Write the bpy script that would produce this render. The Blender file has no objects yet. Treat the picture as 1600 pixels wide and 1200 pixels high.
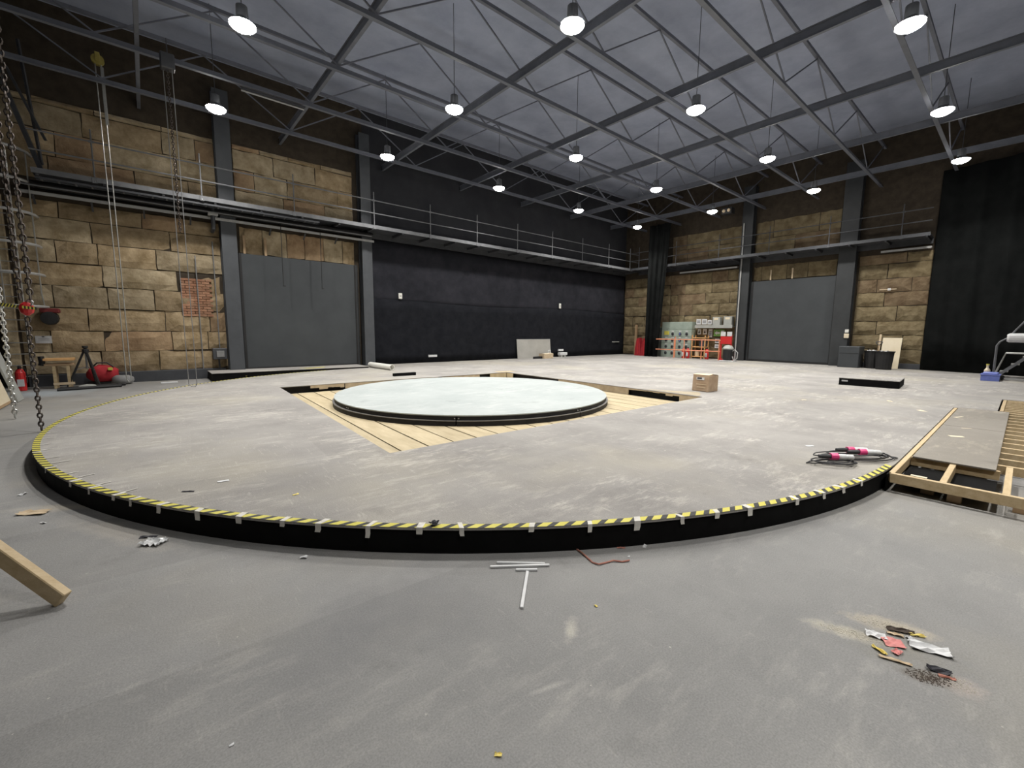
import bpy, bmesh, math, random
from mathutils import Vector, Matrix
random.seed(7)
S = bpy.context.scene
C = S.collection
PI = math.pi

# ------------------------------------------------------------------ camera
cam_d = bpy.data.cameras.new('camera'); cam = bpy.data.objects.new('camera', cam_d); C.objects.link(cam)
cam_d.sensor_width = 36.0; cam_d.lens = 673.72 / 1600 * 36.0
cam_d.clip_start = 0.05; cam_d.clip_end = 120
HEAD, PITCH, ROLL = 0.869688, 0.1204985, 0.00868058
def _room(x, y, z):            # camera heading to room axes (x along back wall, y towards back wall)
    s, c = math.sin(HEAD), math.cos(HEAD)
    return Vector((x*s + y*c, -x*c + y*s, z))
_F = _room(0, math.cos(PITCH), -math.sin(PITCH)); _U = _room(0, math.sin(PITCH), math.cos(PITCH)); _R = _room(1, 0, 0)
_r = _R*math.cos(ROLL) + _U*math.sin(ROLL); _u = _U*math.cos(ROLL) - _R*math.sin(ROLL)
M = Matrix((_r, _u, -_F)).transposed().to_4x4(); M.translation = (0, 0, 1.6)
cam.matrix_world = M
S.camera = cam

# ------------------------------------------------------------------ view, world, lamps
S.view_settings.view_transform = 'Standard'; S.view_settings.look = 'None'
S.view_settings.gamma = 1.0; S.view_settings.use_curve_mapping = False
S.view_settings.exposure = 0.0
W = bpy.data.worlds.new('world'); S.world = W; W.use_nodes = True
W.node_tree.nodes['Background'].inputs[0].default_value = (0.75, 0.85, 1.0, 1)
W.node_tree.nodes['Background'].inputs[1].default_value = 0.0
LAMP_W = 139.0
LAMP_COL = (1.0, 0.97, 0.92)
LAMP_U = (1.85, 6.67, 11.49, 16.39, 21.3); LAMP_V = (-2.18, 2.0, 6.2, 10.37, 14.54); LAMP_OUT = {(1.85, 2.0), (11.49, -2.18), (16.39, -2.18), (21.3, -2.18)}; LAMP_Z = 7.5  # lamps kept behind the camera are added, unseen, to brighten the foreground
for _v in LAMP_V:
    for _uu in LAMP_U:
        if (_uu, _v) in LAMP_OUT: continue
        ld = bpy.data.lights.new('lamp_light', 'AREA'); ld.shape = 'DISK'; ld.size = 0.36
        ld.spread = math.radians(122); ld.energy = LAMP_W; ld.color = LAMP_COL
        lo = bpy.data.objects.new('lamp_light', ld); C.objects.link(lo); lo.location = (_uu, _v, LAMP_Z - 0.175)

# ------------------------------------------------------------------ materials
def pmat(name, c1, c2=None, rough=0.7, scale=3.0, bump=0.0, bscale=40.0, metal=0.0, rnd=0.0, emit=0.0, spec=0.5, detail=6.0, stretch=None):
    m = bpy.data.materials.new(name); m.use_nodes = True
    nt = m.node_tree; N = nt.nodes; L = nt.links; b = N['Principled BSDF']
    b.inputs['Roughness'].default_value = rough; b.inputs['Metallic'].default_value = metal
    b.inputs['Specular IOR Level'].default_value = spec
    if emit:
        b.inputs['Emission Color'].default_value = (*c1, 1); b.inputs['Emission Strength'].default_value = emit
    if c2 is None and not rnd and not bump:
        b.inputs['Base Color'].default_value = (*c1, 1); return m
    g = N.new('ShaderNodeNewGeometry'); src = g.outputs['Position']
    if stretch:
        mp = N.new('ShaderNodeMapping'); mp.inputs['Scale'].default_value = stretch
        L.new(src, mp.inputs['Vector']); src = mp.outputs['Vector']
    nz = N.new('ShaderNodeTexNoise'); nz.inputs['Scale'].default_value = scale; nz.inputs['Detail'].default_value = detail
    nz.inputs['Roughness'].default_value = 0.65
    L.new(src, nz.inputs['Vector'])
    rp = N.new('ShaderNodeValToRGB'); L.new(nz.outputs['Fac'], rp.inputs['Fac'])
    c2 = c2 or c1
    rp.color_ramp.elements[0].position = 0.35; rp.color_ramp.elements[0].color = (*c1, 1)
    rp.color_ramp.elements[1].position = 0.66; rp.color_ramp.elements[1].color = (*c2, 1)
    out = rp.outputs['Color']
    if rnd:
        oi = N.new('ShaderNodeObjectInfo'); mr = N.new('ShaderNodeMapRange')
        mr.inputs['To Min'].default_value = 1 - rnd; mr.inputs['To Max'].default_value = 1 + rnd
        L.new(oi.outputs['Random'], mr.inputs['Value'])
        hs = N.new('ShaderNodeHueSaturation'); L.new(mr.outputs['Result'], hs.inputs['Value']); L.new(out, hs.inputs['Color'])
        out = hs.outputs['Color']
    L.new(out, b.inputs['Base Color'])
    if bump:
        n2 = N.new('ShaderNodeTexNoise'); n2.inputs['Scale'].default_value = bscale; n2.inputs['Detail'].default_value = 5
        L.new(src, n2.inputs['Vector'])
        bp = N.new('ShaderNodeBump'); bp.inputs['Strength'].default_value = bump; bp.inputs['Distance'].default_value = 0.02
        L.new(n2.outputs['Fac'], bp.inputs['Height']); L.new(bp.outputs['Normal'], b.inputs['Normal'])
    return m

RTA = math.radians(-40.2)
def floor_mat(name, dark, light, scuff, rough, patch=0.12, warm=None, spec=0.25, stains=(), wear=1.0):
    """Painted floor: broad roller patches, mottling, pale drag scuffs and specks."""
    m = bpy.data.materials.new(name); m.use_nodes = True
    nt = m.node_tree; N = nt.nodes; L = nt.links; b = N['Principled BSDF']
    b.inputs['Specular IOR Level'].default_value = spec
    g = N.new('ShaderNodeNewGeometry'); P = g.outputs['Position']
    def noise(scale, detail=6, rough_=0.6, stretch=None, rot=0):
        src = P
        if stretch:
            mp = N.new('ShaderNodeMapping'); mp.inputs['Scale'].default_value = stretch; mp.inputs['Rotation'].default_value = (0, 0, rot)
            L.new(P, mp.inputs['Vector']); src = mp.outputs['Vector']
        n = N.new('ShaderNodeTexNoise'); n.inputs['Scale'].default_value = scale; n.inputs['Detail'].default_value = detail
        n.inputs['Roughness'].default_value = rough_; L.new(src, n.inputs['Vector']); return n.outputs['Fac']
    def ramp(f, p0, p1, c0=(0, 0, 0), c1=(1, 1, 1)):
        r = N.new('ShaderNodeValToRGB'); L.new(f, r.inputs['Fac'])
        r.color_ramp.elements[0].position = p0; r.color_ramp.elements[1].position = p1
        r.color_ramp.elements[0].color = (*c0, 1); r.color_ramp.elements[1].color = (*c1, 1); return r.outputs['Color']
    def mix(a, b_, f, mode='MIX'):
        x = N.new('ShaderNodeMix'); x.data_type = 'RGBA'; x.blend_type = mode
        if isinstance(f, float): x.inputs[0].default_value = f
        else: L.new(f, x.inputs[0])
        for sck, v in ((x.inputs[6], a), (x.inputs[7], b_)):
            if isinstance(v, tuple): sck.default_value = (*v, 1)
            else: L.new(v, sck)
        return x.outputs[2]
    base = ramp(noise(0.9, 8, 0.65), 0.3, 0.7, dark, light)
    # broad rectangular roller / sheet patches
    mp = N.new('ShaderNodeMapping'); mp.inputs['Rotation'].default_value = (0, 0, 0.05); L.new(P, mp.inputs['Vector'])
    bt = N.new('ShaderNodeTexBrick'); bt.inputs['Scale'].default_value = 0.62; bt.inputs['Mortar Size'].default_value = 0.0
    bt.inputs['Brick Width'].default_value = 1.5; bt.inputs['Row Height'].default_value = 0.75
    bt.inputs['Color1'].default_value = (1 - patch, 1 - patch, 1 - patch, 1); bt.inputs['Color2'].default_value = (1 + patch, 1 + patch, 1 + patch, 1)
    L.new(mp.outputs['Vector'], bt.inputs['Vector'])
    base = mix(base, bt.outputs['Color'], 1.0, 'MULTIPLY')
    if warm:
        base = mix(base, warm, ramp(noise(0.28, 4), 0.5, 0.75))
    s1 = ramp(noise(2.6, 10, 0.75, (1.0, 3.2, 1), 0.5), 0.50, 0.66)
    s2 = ramp(noise(0.7, 3), 0.42, 0.62)
    sm = mix((0, 0, 0), s1, s2)
    base = mix(base, scuff, mix((0, 0, 0), sm, 0.8*wear))
    s3 = ramp(noise(7.0, 9, 0.8, (4.0, 0.7, 1), -0.7), 0.57, 0.72)
    base = mix(base, scuff, mix((0, 0, 0), s3, 0.75*wear))
    d1 = ramp(noise(1.7, 7, 0.7), 0.6, 0.78)
    base = mix(base, tuple(x*0.6 for x in dark), mix((0, 0, 0), d1, 0.65))
    sp = ramp(noise(26, 2, 0.5), 0.76, 0.80)
    base = mix(base, scuff, sp)
    for (cx, cy, rx, ry, rot, col, st, nsc) in stains:
        mp2 = N.new('ShaderNodeMapping'); mp2.vector_type = 'TEXTURE'
        mp2.inputs['Location'].default_value = (cx, cy, 0); mp2.inputs['Rotation'].default_value = (0, 0, rot); mp2.inputs['Scale'].default_value = (rx, ry, 1)
        dist = N.new('ShaderNodeVectorMath'); dist.operation = 'ADD'
        L.new(P, mp2.inputs['Vector'])
        sx = N.new('ShaderNodeSeparateXYZ'); L.new(mp2.outputs['Vector'], sx.inputs[0])
        cb = N.new('ShaderNodeCombineXYZ'); L.new(sx.outputs[0], cb.inputs[0]); L.new(sx.outputs[1], cb.inputs[1])
        ln = N.new('ShaderNodeVectorMath'); ln.operation = 'LENGTH'; L.new(cb.outputs[0], ln.inputs[0])
        ad = N.new('ShaderNodeMath'); ad.operation = 'MULTIPLY_ADD'; L.new(noise(nsc, 8, 0.7), ad.inputs[0]); ad.inputs[1].default_value = 1.6; L.new(ln.outputs['Value'], ad.inputs[2])
        fr = N.new('ShaderNodeMapRange'); L.new(ad.outputs[0], fr.inputs['Value']); fr.inputs['From Min'].default_value = 1.0; fr.inputs['From Max'].default_value = 1.75
        fr.inputs['To Min'].default_value = st; fr.inputs['To Max'].default_value = 0.0
        base = mix(base, col, fr.outputs['Result'])
    fine = ramp(noise(120, 2, 0.6), 0.3, 0.7, (0.86, 0.86, 0.86), (1.14, 1.14, 1.14))
    base = mix(base, fine, 1.0, 'MULTIPLY')
    L.new(base, b.inputs['Base Color'])
    r_ = N.new('ShaderNodeMapRange'); L.new(noise(3, 5), r_.inputs['Value'])
    r_.inputs['To Min'].default_value = rough - 0.08; r_.inputs['To Max'].default_value = rough + 0.1
    L.new(r_.outputs['Result'], b.inputs['Roughness'])
    bp = N.new('ShaderNodeBump'); bp.inputs['Strength'].default_value = 0.25; bp.inputs['Distance'].default_value = 0.01
    L.new(noise(60, 4), bp.inputs['Height']); L.new(bp.outputs['Normal'], b.inputs['Normal'])
    return m

m_ground = floor_mat('ground_paint', (0.218, 0.217, 0.214), (0.288, 0.285, 0.277), (0.48, 0.46, 0.42), 0.6, 0.10, (0.265, 0.248, 0.212), 0.25, (
    (2.80, 0.44, 0.30, 0.075, RTA - 0.5, (0.468, 0.436, 0.358), 0.85, 14), (3.04, 0.33, 0.24, 0.10, RTA - 0.5, (0.442, 0.390, 0.305), 0.8, 14),
    (2.70, 0.145, 0.13, 0.07, RTA - 0.4, (0.098, 0.072, 0.052), 0.85, 22), (2.75, 0.03, 0.11, 0.09, RTA, (0.416, 0.351, 0.312), 0.6, 18),
    (2.85, 0.25, 0.32, 0.24, RTA - 0.4, (0.195, 0.189, 0.169), 0.7, 8), (1.65, 1.44, 0.05, 0.12, RTA - 0.2, (0.468, 0.442, 0.390), 0.7, 14),
    (1.29, 1.24, 0.13, 0.02, RTA + 0.4, (0.390, 0.377, 0.351), 0.6, 10), (-2.0, 15.4, 1.0, 1.0, 0, (0.429, 0.481, 0.520), 0.8, 1.5), (-0.72, 5.45, 0.45, 0.12, RTA + 0.2, (0.468, 0.429, 0.364), 0.7, 5),
    (-0.3, 4.5, 0.9, 0.15, RTA - 0.35, (0.390, 0.364, 0.325), 0.6, 5), (-0.9, 6.6, 0.6, 0.3, 0.4, (0.390, 0.364, 0.325), 0.5, 3), (0.9, 2.2, 0.9, 0.5, 0.3, (0.163, 0.164, 0.169), 0.6, 2),
    (0.3, 0.9, 0.7, 0.45, 0.2, (0.156, 0.159, 0.165), 0.8, 1.2), (2.6, -0.4, 0.9, 0.5, 0.6, (0.247, 0.240, 0.221), 0.7, 2)), 0.45)
m_deck = floor_mat('deck_paint', (0.240, 0.230, 0.221), (0.350, 0.337, 0.318), (0.54, 0.51, 0.46), 0.75, 0.05, (0.37, 0.345, 0.285), 0.12)
m_sheet = floor_mat('sheet_paint', (0.215, 0.198, 0.172), (0.27, 0.25, 0.22), (0.42, 0.38, 0.31), 0.6, 0.02)
m_white = floor_mat('turntable_paint', (0.33, 0.362, 0.362), (0.41, 0.44, 0.436), (0.50, 0.515, 0.505), 0.7, 0.02, None, 0.12)
m_black = pmat('black_paint', (0.010, 0.010, 0.011), (0.018, 0.018, 0.019), 0.6, 4)
m_fascia = pmat('fascia_black', (0.0035, 0.0035, 0.0035), (0.006, 0.006, 0.006), 0.8, 6, spec=0.1)
m_ringdark = pmat('ring_dark', (0.013, 0.013, 0.015), (0.022, 0.022, 0.025), 0.6, 5, spec=0.2)
m_ringlip = pmat('ring_lip', (0.16, 0.155, 0.15), (0.22, 0.21, 0.20), 0.5, 8)
m_cloth = pmat('black_cloth', (0.010, 0.011, 0.014), (0.017, 0.018, 0.022), 0.95, 2.5, spec=0.1, bump=0.2, bscale=8)
m_cloth2 = pmat('black_cloth_worn', (0.020, 0.021, 0.026), (0.034, 0.034, 0.042), 0.95, 1.3, spec=0.1, bump=0.2, bscale=8)
m_drape = pmat('drape_black', (0.006, 0.007, 0.007), (0.011, 0.012, 0.012), 0.95, 2, spec=0.1)
m_door = pmat('door_grey', (0.040, 0.045, 0.050), (0.050, 0.056, 0.061), 0.6, 1.5)
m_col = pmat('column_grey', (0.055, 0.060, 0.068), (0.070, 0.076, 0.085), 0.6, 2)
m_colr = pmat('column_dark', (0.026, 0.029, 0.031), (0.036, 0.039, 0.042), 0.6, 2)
m_mortar = pmat('mortar', (0.035, 0.026, 0.016), (0.06, 0.045, 0.03), 0.9, 4)
m_stone = pmat('stone', (0.22, 0.158, 0.082), (0.43, 0.33, 0.205), 0.9, 2.6, bump=0.9, bscale=11, rnd=0.22, detail=9)
m_stone2 = pmat('stone_pale', (0.26, 0.20, 0.115), (0.50, 0.41, 0.275), 0.9, 2.2, bump=0.9, bscale=11, rnd=0.18, detail=9)
m_stone3 = pmat('stone_rust', (0.225, 0.145, 0.08), (0.40, 0.285, 0.17), 0.9, 1.8, bump=0.9, bscale=11, rnd=0.2, detail=9)
m_stone4 = pmat('stone_dimmed', (0.125, 0.092, 0.045), (0.25, 0.20, 0.115), 0.9, 2.6, bump=0.9, bscale=11, rnd=0.15, detail=9)  # same stone as the back wall, with weaker light put into its colour
m_stone5 = pmat('stone_rust_dimmed', (0.13, 0.085, 0.045), (0.25, 0.185, 0.11), 0.9, 2.2, bump=0.9, bscale=11, rnd=0.15, detail=9)  # rust stone darkened the same way, for dimmer light on the right wall
m_upper = pmat('wall_dark', (0.018, 0.019, 0.024), (0.03, 0.031, 0.036), 0.9, 1)
m_ceil = pmat('ceiling_dark', (0.30, 0.335, 0.435), (0.40, 0.44, 0.55), 0.9, 0.8)
m_steel = pmat('steel_dark', (0.045, 0.048, 0.055), (0.065, 0.068, 0.075), 0.5, 3)
m_truss = pmat('truss_steel', (0.13, 0.14, 0.17), (0.17, 0.18, 0.215), 0.55, 3)
m_beam = pmat('beam_steel', (0.12, 0.13, 0.155), (0.155, 0.165, 0.195), 0.5, 3)
m_rail = pmat('rail_grey', (0.13, 0.135, 0.145), (0.18, 0.185, 0.195), 0.4, 5)
m_pale = pmat('pale_steel', (0.36, 0.36, 0.36), (0.46, 0.46, 0.45), 0.4, 5)
m_galv = pmat('galvanised', (0.42, 0.42, 0.40), (0.55, 0.55, 0.52), 0.35, 9, metal=0.6)
m_skirt = pmat('skirting', (0.045, 0.048, 0.056), (0.06, 0.064, 0.072), 0.6, 3)
m_ply = pmat('ply_floor', (0.38, 0.31, 0.19), (0.50, 0.42, 0.275), 0.6, 2.5, rnd=0.07, stretch=(3.0, 0.6, 1), bump=0.1, bscale=30)
m_plyedge = pmat('ply_edge', (0.34, 0.27, 0.18), (0.45, 0.37, 0.26), 0.7, 5, rnd=0.1)
m_barely = pmat('bare_ply', (0.30, 0.25, 0.17), (0.38, 0.33, 0.24), 0.7, 9)
m_timber = pmat('raw_timber', (0.45, 0.335, 0.185), (0.56, 0.44, 0.27), 0.6, 3, rnd=0.08, stretch=(1, 6, 6), bump=0.1, bscale=30)
m_timber2 = pmat('raw_timber_brown', (0.34, 0.225, 0.125), (0.44, 0.31, 0.185), 0.65, 3, rnd=0.05)
m_cream = pmat('cream_board', (0.72, 0.62, 0.44), (0.78, 0.69, 0.52), 0.5, 2)
m_greyboard = pmat('grey_board', (0.30, 0.31, 0.29), (0.40, 0.41, 0.39), 0.6, 3)
m_yellow = pmat('tape_yellow', (0.58, 0.52, 0.075), (0.64, 0.58, 0.12), 0.45, 9)
m_tapeblack = pmat('tape_black', (0.03, 0.03, 0.03), None, 0.5)
m_tab = pmat('tab_white', (0.55, 0.53, 0.48), (0.72, 0.70, 0.65), 0.6, 12, rnd=0.12)
m_red = pmat('red_paint', (0.55, 0.022, 0.025), (0.62, 0.035, 0.035), 0.4, 3)
m_redcloth = pmat('red_cloth', (0.33, 0.014, 0.022), (0.44, 0.022, 0.033), 0.8, 4)
m_orange = pmat('orange_tube', (0.72, 0.24, 0.12), (0.80, 0.34, 0.20), 0.5, 5)
m_orangewood = pmat('orange_wood', (0.62, 0.33, 0.12), (0.75, 0.45, 0.2), 0.6, 5)
m_green = pmat('cabinet_green', (0.27, 0.33, 0.28), (0.34, 0.40, 0.35), 0.5, 3)
m_greend = pmat('cabinet_green_dark', (0.12, 0.15, 0.13), (0.17, 0.20, 0.175), 0.5, 3)
m_greybox = pmat('grey_box', (0.34, 0.35, 0.33), (0.42, 0.43, 0.40), 0.5, 3)
m_paper = pmat('paper_white', (0.60, 0.61, 0.62), (0.68, 0.68, 0.68), 0.7, 9)
m_plasticw = pmat('plastic_white', (0.78, 0.77, 0.72), None, 0.4)
m_card = pmat('cardboard', (0.36, 0.25, 0.16), (0.46, 0.34, 0.23), 0.8, 6)
m_cardl = pmat('cardboard_light', (0.58, 0.45, 0.30), (0.66, 0.54, 0.38), 0.8, 6)
m_pink = pmat('plug_pink', (0.72, 0.06, 0.22), None, 0.4)
m_rubber = pmat('cable_black', (0.03, 0.03, 0.033), None, 0.6)
m_chain = pmat('chain_rust', (0.07, 0.055, 0.05), (0.12, 0.10, 0.085), 0.5, 20, metal=0.5)
m_blue = pmat('tub_blue', (0.13, 0.17, 0.48), (0.17, 0.22, 0.56), 0.4, 5)
m_soil = pmat('soil_dark', (0.05, 0.035, 0.028), (0.10, 0.08, 0.065), 0.95, 30)
m_dust = pmat('dust_pale', (0.44, 0.41, 0.34), (0.54, 0.50, 0.43), 0.95, 20)
m_redpaper = pmat('paper_red', (0.58, 0.20, 0.19), (0.66, 0.27, 0.25), 0.7, 9)
m_yelpaper = pmat('paper_yellow', (0.72, 0.58, 0.14), (0.78, 0.64, 0.22), 0.7, 9)
m_string = pmat('string_red', (0.42, 0.17, 0.13), (0.50, 0.24, 0.18), 0.8, 20)
m_foil = pmat('plastic_film', (0.62, 0.64, 0.65), (0.80, 0.80, 0.80), 0.25, 14)
m_signgreen = pmat('sign_green', (0.20, 0.42, 0.10), None, 0.5)
m_brass = pmat('pulley_yellow', (0.35, 0.28, 0.06), (0.45, 0.37, 0.1), 0.5, 9)
m_redbrick = pmat('red_brick', (0.30, 0.14, 0.08), (0.42, 0.24, 0.15), 0.9, 6, rnd=0.2, bump=0.4)
m_lens = pmat('lamp_lens', (1.0, 0.97, 0.92), None, 0.4, emit=60.0)
m_grey = pmat('mid_grey', (0.18, 0.18, 0.18), (0.24, 0.24, 0.24), 0.6, 5)
m_ink = pmat('print_ink', (0.05, 0.05, 0.06), None, 0.7)

# ------------------------------------------------------------------ mesh helpers
class MB:
    def __init__(self): self.bm = bmesh.new(); self.mi = 0
    def _fin(self, faces):
        for f in faces: f.material_index = self.mi
    def box(self, lo, hi, bev=0.0, M=None):
        (x0, y0, z0), (x1, y1, z1) = lo, hi
        co = [(x0,y0,z0),(x1,y0,z0),(x1,y1,z0),(x0,y1,z0),(x0,y0,z1),(x1,y0,z1),(x1,y1,z1),(x0,y1,z1)]
        vs = [self.bm.verts.new(M @ Vector(c) if M else c) for c in co]
        fs = [self.bm.faces.new([vs[i] for i in q]) for q in ((3,2,1,0),(4,5,6,7),(0,1,5,4),(1,2,6,5),(2,3,7,6),(3,0,4,7))]
        self._fin(fs)
        if bev:
            es = list({e for f in fs for e in f.edges})
            r = bmesh.ops.bevel(self.bm, geom=es, offset=bev, segments=1, affect='EDGES', profile=0.5)
            self._fin(r['faces'])
        return self
    def bar(self, a, b, w, h, up=(0, 0, 1), bev=0.0):
        a = Vector(a); b = Vector(b); d = (b - a); l = d.length; d.normalize()
        up = Vector(up)
        s = d.cross(up)
        if s.length < 1e-4: s = d.cross(Vector((1, 0, 0)))
        s.normalize(); t = s.cross(d)
        Mx = Matrix((s, d, t)).transposed().to_4x4(); Mx.translation = a
        return self.box((-w/2, 0, -h/2), (w/2, l, h/2), bev, Mx)
    def tube(self, pts, r, n=6, closed=False, radii=None):
        pts = [Vector(p) for p in pts]; rings = []
        k = len(pts); prev = None
        for i, p in enumerate(pts):
            if closed: d = pts[(i+1) % k] - pts[i-1]
            else: d = pts[min(i+1, k-1)] - pts[max(i-1, 0)]
            d.normalize()
            if prev is None:
                s = d.cross(Vector((0, 0, 1)))
                if s.length < 1e-3: s = d.cross(Vector((1, 0, 0)))
            else:
                s = prev - d * prev.dot(d)
                if s.length < 1e-4: s = d.cross(Vector((0.3, 0.5, 1)))
            s.normalize(); prev = s; t = d.cross(s)
            rr = radii[i] if radii else r
            rings.append([self.bm.verts.new(p + (s*math.cos(2*PI*j/n) + t*math.sin(2*PI*j/n))*rr) for j in range(n)])
        fs = []
        for i in range(k if closed else k-1):
            A = rings[i]; B = rings[(i+1) % k]
            for j in range(n):
                fs.append(self.bm.faces.new((A[j], A[(j+1) % n], B[(j+1) % n], B[j])))
        if not closed:
            fs.append(self.bm.faces.new(rings[0][::-1])); fs.append(self.bm.faces.new(rings[-1]))
        self._fin(fs); return self
    def lathe(self, prof, n=16, M=None):      # profile [(r, z)]
        rings = []
        for r, z in prof:
            rings.append([self.bm.verts.new((M @ Vector((r*math.cos(2*PI*j/n), r*math.sin(2*PI*j/n), z))) if M else (r*math.cos(2*PI*j/n), r*math.sin(2*PI*j/n), z)) for j in range(n)])
        fs = []
        for A, B in zip(rings, rings[1:]):
            for j in range(n): fs.append(self.bm.faces.new((A[j], A[(j+1) % n], B[(j+1) % n], B[j])))
        fs.append(self.bm.faces.new(rings[0][::-1])); fs.append(self.bm.faces.new(rings[-1]))
        self._fin(fs); return self
    def prism(self, poly, z0, z1, M=None):
        f = (lambda c: M @ Vector(c)) if M else (lambda c: c)
        A = [self.bm.verts.new(f((x, y, z0))) for x, y in poly]; B = [self.bm.verts.new(f((x, y, z1))) for x, y in poly]
        n = len(poly); fs = [self.bm.faces.new(A[::-1]), self.bm.faces.new(B)]
        for i in range(n): fs.append(self.bm.faces.new((A[i], A[(i+1) % n], B[(i+1) % n], B[i])))
        self._fin(fs); return self
    def quad(self, *p):
        f = self.bm.faces.new([self.bm.verts.new(q) for q in p]); self._fin([f]); return self
    def mesh(self, name, mats):
        bmesh.ops.recalc_face_normals(self.bm, faces=self.bm.faces[:])
        me = bpy.data.meshes.new(name); self.bm.to_mesh(me); self.bm.free()
        for m in (mats if isinstance(mats, (list, tuple)) else [mats]): me.materials.append(m)
        return me
    def obj(self, name, mats, parent=None, loc=None, smooth=False):
        me = self.mesh(name, mats)
        if smooth:
            for p in me.polygons: p.use_smooth = True
        return link(name, me, parent, loc)
def link(name, me, parent=None, loc=None, rot=None, scale=None):
    o = bpy.data.objects.new(name, me); C.objects.link(o)
    if parent: o.parent = parent
    if loc: o.location = loc
    if rot: o.rotation_euler = rot
    if scale: o.scale = scale
    return o
def tag(o, label, cat, group=None, kind=None):
    o['label'] = label; o['category'] = cat
    if group: o['group'] = group
    if kind: o['kind'] = kind
    return o
def thing(name, label, cat, loc=(0, 0, 0), rz=0.0, group=None):
    o = bpy.data.objects.new(name, None); C.objects.link(o); o.location = loc; o.rotation_euler = (0, 0, rz)
    o.empty_display_size = 0.1
    return tag(o, label, cat, group)
def struct(o, label, cat):
    tag(o, label, cat, None, 'structure'); return o
def copy_tree(o, parent=None):
    c = o.copy(); C.objects.link(c)
    if parent: c.parent = parent
    for ch in list(o.children): copy_tree(ch, c)
    return c

# ------------------------------------------------------------------ room shell
U1, V1, ZC = 24.15, 17.25, 10.0           # right wall plane, back wall plane, ceiling height
DZ = 0.20                                 # deck height
struct(MB().box((-6, -13, -0.2), (U1 + 0.4, V1 + 0.6, 0.0)).obj('floor', m_ground), 'dark grey painted studio floor with scuffs and pale dust marks', 'floor')
struct(MB().box((-6, -13, ZC), (U1 + 0.4, V1 + 0.6, ZC + 0.2)).obj('ceiling', m_ceil), 'high dark blue-grey ceiling above the roof trusses', 'ceiling')

wall_back = MB().box((-2.6, V1 + 0.06, 0), (7.0, V1 + 0.4, ZC)).box((-6, V1 + 0.06, 3.0), (-2.6, V1 + 0.4, ZC)).box((-6, V1 + 0.5, 0), (-2.6, V1 + 0.6, 3.0)).obj('wall_back', m_mortar)
struct(wall_back, 'back wall of rough brown stone blocks behind walkway and ropes', 'wall')
wb2 = MB().box((6.9, V1 + 0.05, 0), (U1 + 0.4, V1 + 0.4, ZC)).obj('black_wall_section', m_upper, wall_back)
wall_right = MB().box((U1 + 0.06, -13, 0), (U1 + 0.4, V1 + 0.06, ZC)).obj('wall_right', m_mortar)
struct(wall_right, 'far right wall of brown stone blocks beyond the electrical cabinets', 'wall')
struct(MB().box((-3.7, -13, 0), (-3.45, V1 + 0.06, ZC)).obj('wall_left', m_upper), 'dark side wall at the left behind the leaning boards', 'wall')
struct(MB().box((-6, -13.2, 0), (U1 + 0.4, -13, ZC)).obj('wall_near', m_upper), 'dark wall behind the viewer', 'wall')

# rough stone block: a chamfered slab with an uneven face, three shapes shared by all blocks
def block_mesh(seed, mat):
    r = random.Random(seed); bm = bmesh.new()
    n, mrows = 4, 3
    g = []
    for j in range(mrows + 1):
        for i in range(n + 1):
            edge = i in (0, n) or j in (0, mrows)
            x = i/n - 0.5 + (0 if i in (0, n) else r.uniform(-.05, .05)); z = j/mrows - 0.5 + (0 if j in (0, mrows) else r.uniform(-.06, .06))
            if edge: x += r.uniform(-.008, .008); z += r.uniform(-.022, .022)
            y = -0.5 + (0.28 + r.uniform(-.12, .12) if edge else r.uniform(-.18, .12))
            g.append(bm.verts.new((x, y, z)))
    W_ = n + 1
    for j in range(mrows):
        for i in range(n): bm.faces.new((g[j*W_+i], g[j*W_+i+1], g[(j+1)*W_+i+1], g[(j+1)*W_+i]))
    ring = [g[i] for i in range(W_)] + [g[j*W_+n] for j in range(1, mrows+1)] + [g[mrows*W_+i] for i in range(n-1, -1, -1)] + [g[j*W_] for j in range(mrows-1, 0, -1)]
    bk = [bm.verts.new((v.co.x, 0.5, v.co.z)) for v in ring]
    for i in range(len(ring)):
        k = (i+1) % len(ring); bm.faces.new((ring[k], ring[i], bk[i], bk[k]))
    bmesh.ops.recalc_face_normals(bm, faces=bm.faces[:])
    me = bpy.data.meshes.new('stone_block'); bm.to_mesh(me); bm.free(); me.materials.append(mat); return me
BL = [block_mesh(i, m) for i, m in enumerate((m_stone, m_stone, m_stone2, m_stone, m_stone3, m_stone2))]
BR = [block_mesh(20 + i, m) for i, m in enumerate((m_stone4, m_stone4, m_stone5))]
rb = random.Random(5)
def blocks(parent, side, a0, a1, z0, z1, rowh=0.6, wmin=0.8, wmax=1.75, skip=()):
    """Courses of stone blocks; side 'back' runs along x on the back wall, 'right' along y on the right wall."""
    z = z0; odd = 0
    while z < z1 - 0.12:
        h = min(rowh*rb.uniform(0.94, 1.06), z1 - z)
        if z1 - z - h < 0.15: h = z1 - z
        a = a0
        first = True
        while a < a1 - 0.02:
            w = rb.uniform(wmin, wmax)*(0.6 if first and odd else 1.0); first = False
            if a + w > a1 - 0.35: w = a1 - a
            cx, cz = a + w/2, z + h/2
            if not any(s[0] < cx < s[1] and s[2] < cz < s[3] for s in skip):
                th = 0.13; pr = rb.uniform(-0.02, 0.025)
                if side == 'back': link('stone_block', rb.choice(BL), parent, (cx, V1 + th/2 - pr, cz), (0, rb.uniform(-.006, .006), 0), (w - 0.022, th, h - 0.022))
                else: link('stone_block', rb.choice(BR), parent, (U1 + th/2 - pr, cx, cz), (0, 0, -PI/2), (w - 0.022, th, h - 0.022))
            a += w
        z += h; odd ^= 1
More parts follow.
